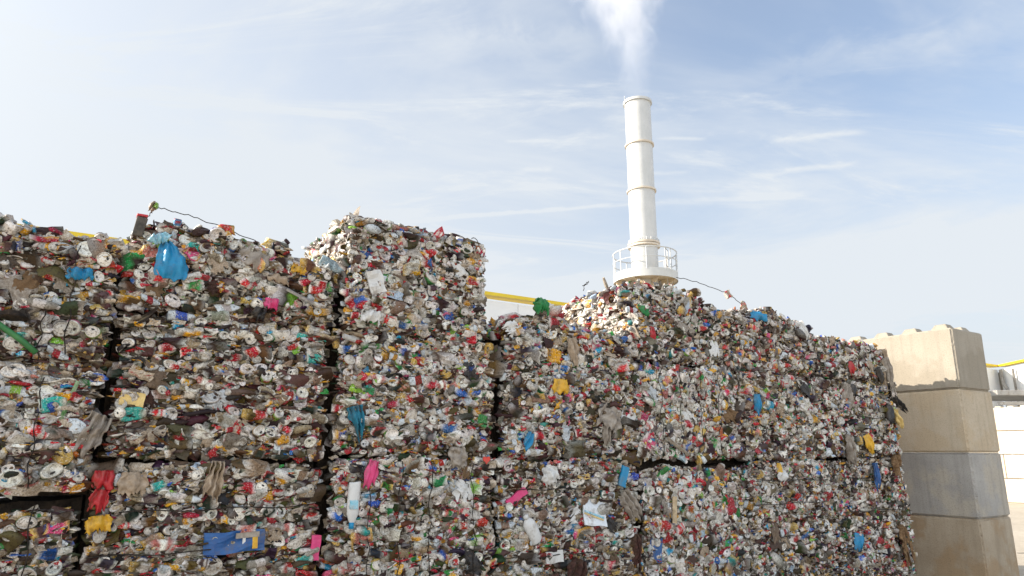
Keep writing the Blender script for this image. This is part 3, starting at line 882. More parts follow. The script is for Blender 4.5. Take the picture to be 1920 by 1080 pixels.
panel('plastic_strip', 970, 932, 42, 14, P_PINK, -32, .02, .035, 'pink plastic strip', .004)
rag('torn_rag', 1186, 1000, 24, 62, P_BRN, 0, ((0, .5), (.3, .8), (.6, .6), (1, 1)), 'dark brown rag', seed=35, folds=8, amp=.03)
rag('torn_rag', 1085, 1048, 44, 40, P_BRN, 20, label='dark brown rag', seed=36, folds=8, amp=.03)
panel('packaging_box', 1230, 1026, 26, 52, P_DBLUE, 4, .04, .008, 'dark blue upright box', .015)
stick('wood_slat', [(1253, 930), (1253, 980)], 11, P_WOOD, 'pale wooden slat', True)
stick('wood_slat', [(1246, 822), (1266, 838), (1284, 852)], 7, P_DKWOOD, 'weathered wooden slat', True)
rag('torn_film', 1226, 612, 14, 30, P_RED, 0, label='red film scrap', seed=37, nx=12, nz=14)
rag('torn_film', 1212, 575, 32, 16, P_GREEN, 25, label='green film scrap', seed=38, nx=14, nz=12)
rag('torn_film', 1410, 740, 13, 36, P_BLUE, 0, label='bright blue film strip', seed=39, nx=12, nz=16)
rag('torn_film', 1422, 586, 50, 18, P_BLUE, 5, label='bright blue wrapper', seed=40, nx=16, nz=12, out=.05)
rag('plastic_sack', 1502, 602, 24, 38, P_WHITE, -18, ((0, .6), (.5, 1), (1, .6)), 'white bag', seed=41, bulge=.04, out=.05)
rag('torn_film', 1588, 678, 14, 26, P_RED, -10, label='red and white film scrap', seed=42, nx=12, nz=14)
rag('draped_film', 1580, 815, 30, 62, P_GREY, -8, ((0, .5), (.5, 1), (1, .4)), 'pale film hanging over the joint', seed=43, folds=7, amp=.03, out=.05)
rag('draped_film', 1586, 720, 34, 50, P_GREY, 5, label='grey film', seed=44, folds=7, amp=.03)
rag('torn_film', 1594, 722, 18, 22, P_BLACK, 10, label='black plastic scrap', seed=45, nx=12, nz=12, out=.05)
rag('squashed_tub', 1615, 815, 26, 36, P_YEL, -20, ((0, .7), (.4, 1), (1, .6)), 'squashed yellow tub', seed=46, bulge=.05, amp=.008, out=.04)
rag('torn_rag', 1632, 868, 15, 46, P_DBLUE, -4, ((0, .8), (.5, 1), (1, .4)), 'dark blue rag', seed=47, folds=6, amp=.02, out=.05)
rag('torn_film', 1453, 868, 14, 22, P_YEL, 0, label='yellow film scrap', seed=48, nx=12, nz=12)
rag('plastic_sack', 1462, 880, 28, 28, P_WHITE, 25, label='white crumpled cup', seed=49, nx=14, nz=14, bulge=.04)
rag('draped_film', 1648, 655, 30, 62, P_BEIGE, -6, ((0, .7), (.4, 1), (1, .6)), 'beige film hanging at the corner', seed=50, folds=8, amp=.035, ragged=.3, out=.03)
rag('draped_film', 1652, 672, 16, 70, P_GREY, -12, label='grey film hanging at the corner', seed=51, folds=8, amp=.03, ragged=.3, out=.06)
rag('torn_film', 1640, 690, 18, 34, P_BLACK, -20, label='black plastic scrap', seed=52, nx=12, nz=14, out=.04)
rag('torn_film', 1668, 742, 22, 44, P_BLACK, -52, ((0, .7), (.5, 1), (1, .3)), 'black plastic sticking out to the side', seed=53, folds=5, amp=.03, out=.05)
rag('torn_film', 1656, 760, 16, 40, P_BLACK, 10, label='black plastic scrap', seed=54, nx=12, nz=14, out=.05)
rag('torn_film', 1668, 768, 18, 40, P_GOLD, -24, ((0, .6), (.6, 1), (1, .5)), 'tan flap of film', seed=55, nx=12, nz=14, out=.06)
rag('torn_rag', 1668, 855, 26, 36, P_FLES, -20, label='frayed brown fibre', seed=56, folds=9, amp=.03, ragged=.4)
rag('torn_rag', 1682, 985, 24, 60, P_FLES, -16, label='frayed brown fibre', seed=57, folds=9, amp=.03, ragged=.4)
rag('torn_film', 1605, 1000, 24, 30, P_BLUE, 15, label='blue film scrap', seed=58, nx=12, nz=12)

# plastic film, flattened cartons and sheet caught in every face
FILMS = []
for i in range(9):
    FILMS.append(rag_mesh('plastic_film', 1, 1, ((0, .5 + .4 * ((i * 37) % 10) / 10), (.3, .95), (.7, 1), (1, .3 + .06 * i)), seed=300 + i, folds=4 + i % 5, amp=.12, ragged=.35, nx=14, nz=16, bulge=.12, sway=.15))
FM = [P_GREY, P_BEIGE, P_GREY, P_BEIGE, P_WHITE, P_BLACK, P_FLES, P_BRN, soft_mat('clear_film', (.42, .46, .5), (.62, .66, .69), .25, 14, .6), soft_mat('brown_film', (.1, .065, .04), (.22, .15, .095), .5, 12, .7), soft_mat('brown_film_dark', (.05, .035, .025), (.12, .085, .06), .55, 12, .7)]
fr = np.random.default_rng(77)
fcache = {}
for b in BALES:
    nf = 7
    for i in range(nf):
        x = fr.uniform(-b['w'] / 2 + .08, b['w'] / 2 - .08); z = fr.uniform(max(.12, -1.2 - b['z0']), max(float(b['H'](x)) - .03, .2))
        k, m = int(fr.integers(0, len(FILMS))), int(fr.integers(0, len(FM)))
        if (k, m) not in fcache:
            me = FILMS[k].copy(); me.materials.clear(); me.materials.append(FM[m]); fcache[(k, m)] = me
        o = bpy.data.objects.new('plastic_film', fcache[(k, m)]); COL.objects.link(o); o.parent = b['e']
        q = fr.uniform(.06, .15)
        o.location = (x, -(float(b['outset'](x, z)) + .006), z); o.scale = (q * fr.uniform(.8, 1.7), q * .6, q * fr.uniform(.6, 1.3))
        o.rotation_euler = (R(fr.normal(0, 8)), R(fr.normal(0, 40)), R(fr.normal(0, 10)))

# green cloth lying on the loose bale
rag('green_cloth', 1010, 562, 40, 26, P_GREEN, 4, ((0, .7), (.4, 1), (1, .6)), 'crumpled dark green cloth on the top edge right of the tallest stack', .04, True, 'cloth', seed=59, folds=6, amp=.03, bulge=.07, ragged=.35)

# dark carton standing on the top edge, and the wire with a caught wrapper
b, x, z, f = spot(265, 438)
def topmost(name, u, v, back=.1):
    t, zz = ray_wall(u, v, -back)
    return W(t, -back, zz)
ct = empty('crushed_carton', topmost('c', 263, 440, .03), ANG); tag(ct, 'dark crushed carton with a red top, standing on the bale edge above the blue bag', 'carton')
mb = MB(); mb.box((-.038, -.03, -.02), (.038, .05, .12)); mb.v = [tuple(p) for p in crumple(np.array(mb.v), .018, 20, np.random.default_rng(4))]
mb.build('carton_body', soft_mat('dark_card', (.05, .045, .04), (.14, .12, .1), .7, 20, .4), ct, bevel=.006)
mb = MB(); mb.box((-.036, -.028, .125), (.032, .04, .142)); mb.build('carton_top', P_RED, ct, bevel=.004)

def wire_thing(name, pts, label, cat, r=.0035, back=.12, caught=()):
    P = [topmost('w', u, v, back) for u, v in pts]
    e = empty(name, P[0], ANG); tag(e, label, cat)
    inv = (Matrix.Translation(P[0]) @ Matrix.Rotation(ANG, 4, 'Z')).inverted()
    L = [inv @ p for p in P]
    # smooth
    fine = []
    for i in range(len(L) - 1):
        a, b2 = L[i], L[i + 1]
        p0 = L[i - 1] if i else a; p3 = L[i + 2] if i + 2 < len(L) else b2
        for j in range(6):
            q = j / 6
            fine.append(.5 * ((2 * a) + (b2 - p0) * q + (2 * p0 - 5 * a + 4 * b2 - p3) * q * q + (3 * a - p0 - 3 * b2 + p3) * q ** 3))
    fine.append(L[-1])
    for i in range(1, len(fine) - 1):
        fine[i] = fine[i] + Vector((random.uniform(-.006, .006), random.uniform(-.006, .006), random.uniform(-.007, .007)))
    m = MB(); m.tube(fine, r, 5); m.build('wire', M_WIRE, e, True)
    return e, inv
e1, i1 = wire_thing('bent_wire', [(272, 412), (284, 400), (292, 390), (330, 397), (380, 413), (430, 432), (480, 452)], 'thin dark wire rising from the carton and sloping down along the leftmost bale tops', 'wire')
def caught(u, v, wpx, hpx, mat, label, ang, seed, back=.12):
    p = topmost('k', u, v, back)
    s = pxm(u)
    o = obj_from('caught_wrapper', rag_mesh('caught_wrapper', wpx * s, hpx * s, ((0, .6), (.4, 1), (1, .5)), seed=seed, folds=5, amp=.02, nx=12, nz=12, bulge=.02), mat)
    o.location = p; o.rotation_euler = (0, R(ang), ANG); thick(o, .004)
    tag(o, label, 'wrapper'); return o
caught(293, 381, 17, 20, P_BEIGE, 'crumpled beige and green wrapper caught on the wire high above the carton', 25, 61)
o = bpy.data.objects['caught_wrapper']
g = thick(obj_from('green_print', rag_mesh('green_print', .036, .04, ((0, .8), (1, .8)), seed=66, nx=8, nz=8), P_LIME, o, (.012, -.018, -.008)))
e2, i2 = wire_thing('bent_wire', [(1268, 520), (1300, 527), (1335, 539), (1362, 550), (1380, 562), (1396, 577)], 'thin dark wire sloping right from the heap below the chimney', 'wire', .004)
def caught_can(u, v, px, label, seed, ang):
    k = MAKERS['side'](np.random.default_rng(seed), True)
    c = slotcols(1, 'side', 'bright', np.random.default_rng(seed + 1))[0]
    c[0, :3] = BEIGE; c[1, :3] = RED
    me = mesh_np('crushed_can', k.v, k.f, c[k.slot], k.sm)
    o = obj_from('crushed_can', me, M_SCRAP); s = px * pxm(u) / .13
    o.scale = (s, s, s); o.location = topmost('q', u, v, .12); o.rotation_euler = (0, R(ang), ANG + math.pi)
    tag(o, label, 'can'); return o
caught_can(1365, 552, 25, 'crushed can with a red end hanging on the sloping wire right of the chimney', 71, 30)
caught_can(1396, 577, 24, 'dark flattened can at the low end of the sloping wire on the bale crest', 74, 70)
st = MB(); st.tube([Vector((-.02, 0, -.03)), Vector((.0, 0, .03)), Vector((.03, 0, .09)), Vector((.035, -.01, .12))][::-1], [.012, .016, .02, .012], 6)
st.build('wood_splinter', P_DKWOOD, None, False, topmost('s', 1140, 540, .4), (0, R(-50), ANG)); tag(bpy.data.objects['wood_splinter'], 'weathered wood splinter sticking up from the heap, left of the chimney platform', 'splinter')
tw, _ = wire_thing('twisted_wire', [(1094, 545), (1096, 534), (1104, 528), (1100, 532), (1092, 536)], 'short twisted wire sticking up at the left foot of the sunlit heap', 'wire', .004, .4)
tw, _ = wire_thing('twisted_wire', [(897, 465), (897, 455), (890, 447), (884, 448)], 'short bent wire at the top right corner of the tallest stack', 'wire', .0035, .06)

# ------------------------------------------------------------------ ground
gm, nt, bs = new_mat('yard_concrete')
n1 = noise(nt, .6, 6, .6); r1 = ramp(nt, n1.outputs['Fac'], [(.3, (.42, .36, .28)), (.7, (.54, .475, .38))])
n2 = noise(nt, 9, 5, .65); r2 = ramp(nt, n2.outputs['Fac'], [(.45, (0, 0, 0)), (.7, (.4, .4, .4))])
nt.links.new(mixc(nt, r2.outputs['Color'], r1.outputs['Color'], (.24, .2, .155)), bs.inputs['Base Color']); bs.inputs['Roughness'].default_value = .9
n3 = noise(nt, 60, 3); bump(nt, bs, n3.outputs['Fac'], .3, .01)
mb = MB(); mb.add([(-400, -400, 0), (400, -400, 0), (400, 400, 0), (-400, 400, 0)], [(0, 1, 2, 3)])
tag(mb.build('ground', gm), kind='structure')
# slab joint in the yard
mb = MB(); mb.box((9.0, 12.6, .002), (30, 12.64, .006)); tag(mb.build('ground_joint', soft_mat('joint_tar', (.05, .045, .04), (.09, .08, .07), .9), rot=(0, 0, R(1))), kind='structure')

# ------------------------------------------------------------------ concrete blocks
def block_mesh(L, Wd, Hh, studs, seed, b=.025):
    """interlocking block: length L along +y, width Wd along x, chamfered edges, frustum studs on top"""
    rg = np.random.default_rng(seed)
    mb = MB()
    nx, ny, nz = 14, 30, 24
    def f(i, n, l): return l * i / n
    idx = {}
    vs = []; fs = []
    wv = Wave(rg, .002, 4); wv2 = Wave(rg, .0006, 25)
    def vert(i, j, k):
        if (i, j, k) in idx: return idx[(i, j, k)]
        def pos(i, n, l):      # first and last cells are the narrow chamfer bands
            if i == 0: return 0
            if i == n: return l
            return b + (l - 2 * b) * (i - 1) / (n - 2)
        x, y, z = pos(i, nx, Wd), pos(j, ny, L), pos(k, nz, Hh)
        ends = [(0 < i < nx), (0 < j < ny), (0 < k < nz)]
        if sum(ends) < 2:     # on an edge: pull in, chipped unevenly
            c = b * (.4 + .3 * abs(math.sin(11.7 * (x + 2 * y + 3 * z) + seed)) + .3 * float(rg.random()) ** 3)
            if not ends[0]: x += c if i == 0 else -c
            if not ends[1]: y += c if j == 0 else -c
            if not ends[2]: z += c if k == 0 else -c
        d = float(wv(x + z, y - z)) + float(wv2(x - z, y + z))
        x += d if i in (0, nx) else 0; y += d if j in (0, ny) else 0
        idx[(i, j, k)] = len(vs); vs.append((x, y, z)); return idx[(i, j, k)]
    for i in range(nx):
        for j in range(ny):
            fs.append((vert(i, j, 0), vert(i, j + 1, 0), vert(i + 1, j + 1, 0), vert(i + 1, j, 0)))
            fs.append((vert(i, j, nz), vert(i + 1, j, nz), vert(i + 1, j + 1, nz), vert(i, j + 1, nz)))
    for i in range(nx):
        for k in range(nz):
            fs.append((vert(i, 0, k), vert(i + 1, 0, k), vert(i + 1, 0, k + 1), vert(i, 0, k + 1)))
            fs.append((vert(i, ny, k), vert(i, ny, k + 1), vert(i + 1, ny, k + 1), vert(i + 1, ny, k)))
    for j in range(ny):
        for k in range(nz):
            fs.append((vert(0, j, k), vert(0, j, k + 1), vert(0, j + 1, k + 1), vert(0, j + 1, k)))
            fs.append((vert(nx, j, k), vert(nx, j + 1, k), vert(nx, j + 1, k + 1), vert(nx, j, k + 1)))
    mb.add(vs, fs)
    return mb

def studs_into(parent, L, Wd, Hh, mat, n=4, h=.085):
    for i in range(n):
        for j in range(2):
            cy = L / n * (i + .5); cx = Wd * (.25 + .5 * j)
            a, t = .13, .075
            m = MB()
            m.add([(cx - a, cy - a, Hh - .01), (cx + a, cy - a, Hh - .01), (cx + a, cy + a, Hh - .01), (cx - a, cy + a, Hh - .01),
                   (cx - t, cy - t, Hh + h), (cx + t, cy - t, Hh + h), (cx + t, cy + t, Hh + h), (cx - t, cy + t, Hh + h)],
                  [(0, 3, 2, 1), (4, 5, 6, 7), (0, 1, 5, 4), (1, 2, 6, 5), (2, 3, 7, 6), (3, 0, 4, 7)])
            m.build('stud', mat, parent, bevel=.012)

def smooth_by_angle(o): pass

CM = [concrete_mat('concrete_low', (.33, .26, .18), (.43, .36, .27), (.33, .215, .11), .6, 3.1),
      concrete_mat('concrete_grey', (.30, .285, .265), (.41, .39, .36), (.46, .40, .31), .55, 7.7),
      concrete_mat('concrete_tan_lifted', (.45, .375, .275), (.54, .46, .35), (.46, .35, .22), .5, 12.4),  # colour lightened to make up for the shade this block stands in
      concrete_mat('concrete_sun_dimmed', (.31, .275, .22), (.37, .33, .27), (.26, .225, .17), .5, 21.9)]  # colour darkened to hold down the sunlight on the top block
CL = ['stained brown concrete block at the foot of the near block stack', 'blue-grey concrete block, second from the ground in the near stack',
      'tan concrete block, second from the top of the near stack', 'pale concrete block with studs, topmost of the near stack']
CX = Vector((6.10, 9.5, 0))
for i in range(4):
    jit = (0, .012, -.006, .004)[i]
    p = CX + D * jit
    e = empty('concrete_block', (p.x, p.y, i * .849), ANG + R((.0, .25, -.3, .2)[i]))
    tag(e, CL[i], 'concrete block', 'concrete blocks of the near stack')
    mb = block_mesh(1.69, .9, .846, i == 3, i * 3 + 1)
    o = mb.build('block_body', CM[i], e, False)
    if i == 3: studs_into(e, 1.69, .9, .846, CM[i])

# far low wall of blocks
W0 = Vector((17.32, 25.55, 0)); wd = Vector((.545, -.839, 0)).normalized(); wa = math.atan2(wd.y, wd.x)
M_FARC = concrete_mat('concrete_far', (.56, .49, .39), (.62, .55, .45), (.46, .38, .28), .3, 31.0)
rows = [(0, [-1.0], ['pale block at the foot of the far wall, just right of the near stack']),
        (1, [-1.35, .25], ['narrow visible end of a pale far block above the lowest far course', 'pale far block above the lowest course, right of a vertical joint']),
        (2, [-.85], ['pale far block of the second course from the top, spanning to the picture edge']),
        (3, [-1.53, .07], ['narrow visible end of a pale far block in the top course', 'pale far block in the top course, right of a vertical joint'])]
for r_, xs, labs in rows:
    for x0, lb in zip(xs, labs):
        p = W0 + wd * x0
        e = empty('concrete_block', (p.x, p.y, r_ * .819 + .003 * r_), wa); tag(e, lb, 'concrete block', 'concrete blocks of the far low wall')
        mb = MB(); mb.box((.008, 0, .008), (1.592 if len(xs) == 2 else 2.4, .8, .812)); mb.build('block_body', M_FARC, e, bevel=.02)
        if r_ == 3:
            for k in range(4):
                mb = MB(); mb.box((.1 + .4 * k, .1, .813), (.3 + .4 * k, .3, .87)); mb.build('stud', M_FARC, e, bevel=.02)

# ------------------------------------------------------------------ warehouse with yellow eaves
def panel_mat(name, c):
    m, nt, b = new_mat(name)
    n = noise(nt, .9, 4); r = ramp(nt, n.outputs['Fac'], [(.3, [q * .93 for q in c]), (.7, c)])
    nt.links.new(r.outputs['Color'], b.inputs['Base Color']); b.inputs['Roughness'].default_value = .45
    return m
M_WALL = panel_mat('white_cladding', (.84, .84, .83))
M_YEL = soft_mat('yellow_paint', (.70, .50, .012), (.78, .58, .02), .4, 3, .05, 0.0, .08)
M_PIPE = soft_mat('grey_pipe', (.35, .33, .30), (.45, .43, .4), .5, 6, .1)
M_CAN = soft_mat('canopy_metal', (.3, .29, .27), (.42, .4, .37), .6, 2, .1)
wh = empty('warehouse', (33.3, 47.55, 0)); wh.scale = (1.5, 1.5, 1.5); tag(wh, 'white warehouse with yellow eaves behind the bales and far blocks', 'warehouse')
HW = 5.037
def wall_run(p0, p1, side, name='cladding_wall'):
    """wall from p0 to p1 (local xy), panel seams as real 12 mm grooves between sheets"""
    d = (Vector(p1) - Vector(p0)); L = d.length; d.normalize(); a = math.atan2(d.y, d.x)
    n = max(1, round(L / 1.15)); mb = MB()
    M = Matrix.Translation((p0[0], p0[1], 0)) @ Matrix.Rotation(a, 4, 'Z')
    for i in range(n):
        mb.box((L * i / n + .006, 0 if side > 0 else -.08, 0), (L * (i + 1) / n - .006, .08 if side > 0 else 0, HW - .2), M)
    mb.box((0, .05 if side > 0 else -.25, 0), (L, .25 if side > 0 else -.05, HW - .21), M)
    mb.build(name, M_WALL, wh)
    mb = MB(); mb.box((-.0, -.10 if side > 0 else -.30, HW - .085), (L, .30 if side > 0 else .10, HW), M); mb.build('yellow_eave', M_YEL, wh)
    return M
BL = Vector((-D.x, -D.y)) * 40
wall_run((BL.x, BL.y), (0, 0), 1)
bdir = Vector((-.12, -1)).normalized() * 13
wall_run((.02, -.12), (bdir.x, bdir.y), 1)
# roof slab behind
mb = MB(); mb.add([(BL.x - .3, BL.y + .4, HW - .3), (.3, .3, HW - .3), (bdir.x + .3, bdir.y, HW - .3), (bdir.x + 12, bdir.y, HW - .3), (12, 25, HW - .3), (BL.x - 12, BL.y + 20, HW - .3)], [(0, 1, 2, 3, 4, 5)])
mb.build('roof', M_CAN, wh)
# downpipe with its kink in the corner
mb = MB(); mb.tube([(-.18, -.42, HW - .25), (-.16, -.45, HW - .9), (-.05, -.55, HW - 1.15), (.02, -.6, HW - 1.3), (.02, -.6, .1)], .07, 8); mb.build('downpipe', M_PIPE, wh, True)
mb = MB(); mb.tube([(-.28, -1.35, HW - .3), (-.28, -1.35, .1)], .05, 8); mb.build('downpipe', M_PIPE, wh, True)
# flat canopy
cn = MB(); cn.box((-3.8, -5.2, 3.257), (-.65, -2.2, 3.457)); cn.build('canopy', M_CAN, wh, bevel=.02)
cn = MB(); cn.box((-3.6, -5.0, 2.917), (-.65, -4.85, 3.037)); cn.build('canopy_beam', M_PIPE, wh)
cn = MB(); cn.box((-2.2, -4.9, 3.037), (-1.9, -4.6, 3.257)); cn.build('canopy_bracket', M_PIPE, wh)

# ------------------------------------------------------------------ chimney
M_CH = soft_mat('chimney_paint', (.52, .53, .525), (.6, .605, .6), .45, 1.2, .03, 0.0, .08)
M_FL = soft_mat('flange_paint', (.58, .50, .40), (.68, .6, .5), .5, 3, .05, 0.0, .08)
M_RUST = soft_mat('deck_steel', (.46, .36, .24), (.6, .5, .36), .6, 2.5, .1)
ch = empty('industrial_chimney', (6.95, 35, 0)); tag(ch, 'tall white steel chimney with ring flanges and a railed platform', 'chimney')
RC = .70
ZT, Z1, Z2, Z3 = EYE + 18.85, EYE + 16.3, EYE + 13.65, EYE + 10.62
for a, b_ in ((0, Z3 - .06), (Z3 + .06, Z2 - .04), (Z2 + .04, Z1 - .04), (Z1 + .04, ZT)):
    mb = MB(); prof = [(RC, a), (RC, b_)]
    if b_ == ZT: prof += [(RC - .03, b_), (RC - .03, b_ - 2.0)]
    mb.lathe(prof, 48); mb.build('stack_section', M_CH, ch, True)
    o = COL.objects[-1]
    es = o.modifiers.new('es', 'EDGE_SPLIT')
for zc, hh, rr, mt in ((ZT - .02, .07, .79, M_CH), (Z1, .045, .785, M_FL), (Z2, .045, .785, M_FL), (Z3 + .07, .05, .84, M_FL), (Z3 - .07, .05, .84, M_FL)):
    mb = MB(); mb.lathe([(RC - .02 if zc < ZT - .1 else RC + .005, zc - hh), (rr, zc - hh), (rr, zc + hh), (RC - .02 if zc < ZT - .1 else RC + .005, zc + hh)], 48)
    fo = mb.build('flange', mt, ch, True); fo.modifiers.new('es', 'EDGE_SPLIT')
    if zc > Z3 and zc < Z3 + .1:
        for k in range(20):
            m = MB(); a = k * math.tau / 20
            m.lathe([(.001, 0), (.026, 0), (.026, .17), (.001, .17)], 6, (math.cos(a) * .785, math.sin(a) * .785, zc + .05)); m.build('bolt', M_CH, fo)
mb = MB(); mb.tube([(-.74, -.2, ZT - .3), (-.74, -.2, ZT + .35)], .016, 6); mb.build('lightning_rod', M_CH, ch, True)
pf = empty('service_platform', (0, 0, 0)); pf.parent = ch
RP = 1.66; ZD = EYE + 8.66
mb = MB(); mb.lathe([(RC + .01, ZD), (RP - .012, ZD), (RP - .012, ZD + .05), (RC + .01, ZD + .05)], 64); mb.build('deck', M_RUST, pf, True).modifiers.new('es', 'EDGE_SPLIT')
mb = MB(); mb.lathe([(RP - .012, ZD - .06), (RP, ZD - .06), (RP, ZD + .37), (RP - .012, ZD + .37), (RP - .012, ZD - .06)], 64); mb.build('kick_plate', M_CH, pf, True).modifiers.new('es', 'EDGE_SPLIT')
for k in range(8):                      # brackets under the deck
    a = (k + .3) * math.tau / 8; M = Matrix.Rotation(a, 4, 'Z'); mb = MB()
    mb.add([M @ Vector(p) for p in ((RC, -.02, ZD - .5), (RC, .02, ZD - .5), (RP - .06, -.02, ZD - .09), (RP - .06, .02, ZD - .09), (RP - .06, -.02, ZD - .004), (RP - .06, .02, ZD - .004), (RC, -.02, ZD - .004), (RC, .02, ZD - .004))],
           [(0, 2, 4, 6), (1, 7, 5, 3), (0, 1, 3, 2), (2, 3, 5, 4), (4, 5, 7, 6), (0, 6, 7, 1)])
    mb.build('bracket', M_RUST, pf)
def ring(z, r, name, a0=0, a1=math.tau):
    m = MB(); n = 56; cl = a1 - a0 > 6.2
    m.tube([(RP * .995 * math.cos(a0 + (a1 - a0) * k / n), RP * .995 * math.sin(a0 + (a1 - a0) * k / n), z) for k in range(n if cl else n + 1)], r, 6, cl)
    m.build(name, M_CH, pf, True)
ring(ZD + 1.46, .03, 'handrail'); ring(ZD + .96, .022, 'mid_rail')
for deg in (185, 212, 262, 297, 310, 338, 2, 40, 80, 115, 150):
    a = R(deg); m = MB(); m.tube([(RP * .995 * math.cos(a), RP * .995 * math.sin(a), ZD + .3), (RP * .995 * math.cos(a), RP * .995 * math.sin(a), ZD + 1.46)], .03, 6); m.build('railing_post', M_CH, pf, True)
# ladder and its gate at the right
ld = MB()
for s in (-.22, .22): ld.tube([(.98 + 0, -.75 + s * .0, 0), (.98, -.75, ZD + 1.2)] if s < 0 else [(1.28, -.45, 0), (1.28, -.45, ZD + 1.2)], .025, 6)
for k in range(38): ld.tube([(.98, -.75, .3 + k * .265), (1.28, -.45, .3 + k * .265)], .014, 5)
ld.build('ladder', M_PIPE, ch, True)
gt = MB(); a = R(297)
gp = Vector((RP * .99 * math.cos(a), RP * .99 * math.sin(a), 0)); gq = gp + Vector((.25, .55, 0))
for z in (ZD + .56, ZD + 1.0, ZD + 1.45): gt.tube([gp + Vector((0, 0, z)), gq + Vector((0, 0, z))], .025, 6)
gt.tube([gq + Vector((0, 0, ZD + .45)), gq + Vector((0, 0, ZD + 1.47))], .03, 6)
gt.build('gate', M_CH, pf, True)

# ------------------------------------------------------------------ smoke
mb = MB()
def plume(z):   # centre x, radius for height above the mouth
    return -.02 * z - .012 * z * z, .70 + .18 * z + .014 * z * z
pr = []
n = 24
zs = [0.02 + 12.5 * i / 18 for i in range(19)]
vs = []
for z in zs:
    cx, r = plume(z)
    for k in range(n):
        a = k * math.tau / n; vs.append((cx + 1.15 * r * math.cos(a), 1.15 * r * math.sin(a), z))
fs = [tuple(f) for f in grid_faces(len(zs), n, True)] + [tuple(range(n))[::-1], tuple(range((len(zs) - 1) * n, len(zs) * n))]
mb.add(vs, fs)
sm = bpy.data.materials.new('smoke_volume'); sm.use_nodes = True; nt = sm.node_tree
for q in list(nt.nodes): nt.nodes.remove(q)
out = nd(nt, 'ShaderNodeOutputMaterial'); pv = nd(nt, 'ShaderNodeVolumePrincipled')
pv.inputs['Color'].default_value = (.97, .97, .98, 1); pv.inputs['Anisotropy'].default_value = .1
nt.links.new(pv.outputs[0], out.inputs['Volume'])
tc = nd(nt, 'ShaderNodeTexCoord'); sx = nd(nt, 'ShaderNodeSeparateXYZ'); nt.links.new(tc.outputs['Object'], sx.inputs[0])
def mt(op, a, b=None, c=None):
    m = nd(nt, 'ShaderNodeMath', operation=op)
    for i, v in enumerate((a, b, c)):
        if v is None: continue
        if isinstance(v, (int, float)): m.inputs[i].default_value = v
        else: nt.links.new(v, m.inputs[i])
    return m.outputs[0]
X, Y, Z = sx.outputs[0], sx.outputs[1], sx.outputs[2]
zz = mt('MULTIPLY', Z, Z)
cx = mt('ADD', mt('MULTIPLY', Z, -.02), mt('MULTIPLY', zz, -.012))
rad = mt('ADD', mt('ADD', mt('MULTIPLY', Z, .18), .70), mt('MULTIPLY', zz, .014))
dx = mt('SUBTRACT', X, cx)
rr = mt('DIVIDE', mt('SQRT', mt('ADD', mt('MULTIPLY', dx, dx), mt('MULTIPLY', Y, Y))), rad)
nz = nd(nt, 'ShaderNodeTexNoise'); nz.inputs['Scale'].default_value = 1.0; nz.inputs['Detail'].default_value = 5; nz.inputs['Roughness'].default_value = .6; nz.inputs['Distortion'].default_value = .6
mp = nd(nt, 'ShaderNodeMapping'); mp.inputs['Scale'].default_value = (1, 1, .5); nt.links.new(tc.outputs['Object'], mp.inputs[0]); nt.links.new(mp.outputs[0], nz.inputs['Vector'])
rr2 = mt('ADD', rr, mt('MULTIPLY', mt('SUBTRACT', nz.outputs['Fac'], .5), 2.4))
fall = nd(nt, 'ShaderNodeMapRange', interpolation_type='SMOOTHSTEP'); fall.inputs['From Min'].default_value = 1.0; fall.inputs['From Max'].default_value = .25
nt.links.new(rr2, fall.inputs['Value'])
grow = nd(nt, 'ShaderNodeMapRange'); grow.inputs['From Min'].default_value = 0; grow.inputs['From Max'].default_value = 5.5; grow.inputs['To Min'].default_value = .16; grow.inputs['To Max'].default_value = 1
nt.links.new(Z, grow.inputs['Value'])
nt.links.new(mt('MULTIPLY', mt('MULTIPLY', fall.outputs[0], grow.outputs[0]), .19), pv.inputs['Density'])
smk = mb.build('smoke', sm, None, True, (6.95, 35, ZT)); tag(smk, kind='stuff')

# ------------------------------------------------------------------ sky, sun, camera
SUN_AZ = Vector((-1.0, -.02)).normalized(); SUN_EL = R(23)
w = bpy.data.worlds.new('World'); SC.world = w; w.use_nodes = True
nt = w.node_tree
for q in list(nt.nodes): nt.nodes.remove(q)
out = nd(nt, 'ShaderNodeOutputWorld'); bg = nd(nt, 'ShaderNodeBackground'); bg.inputs['Strength'].default_value = .15
nt.links.new(bg.outputs[0], out.inputs[0])
sky = nd(nt, 'ShaderNodeTexSky', sky_type='NISHITA'); sky.sun_disc = False; sky.sun_elevation = SUN_EL
sky.sun_rotation = math.atan2(SUN_AZ.x, SUN_AZ.y)
sky.air_density = 1.0; sky.dust_density = 4.5; sky.ozone_density = 1.5
tc = nd(nt, 'ShaderNodeTexCoord')
sx = nd(nt, 'ShaderNodeSeparateXYZ'); nt.links.new(tc.outputs['Generated'], sx.inputs[0])
dn = mt('ADD', mt('MAXIMUM', sx.outputs[2], 0.0), .12)
cb = nd(nt, 'ShaderNodeCombineXYZ')
nt.links.new(mt('DIVIDE', sx.outputs[0], dn), cb.inputs[0]); nt.links.new(mt('DIVIDE', sx.outputs[1], dn), cb.inputs[1])
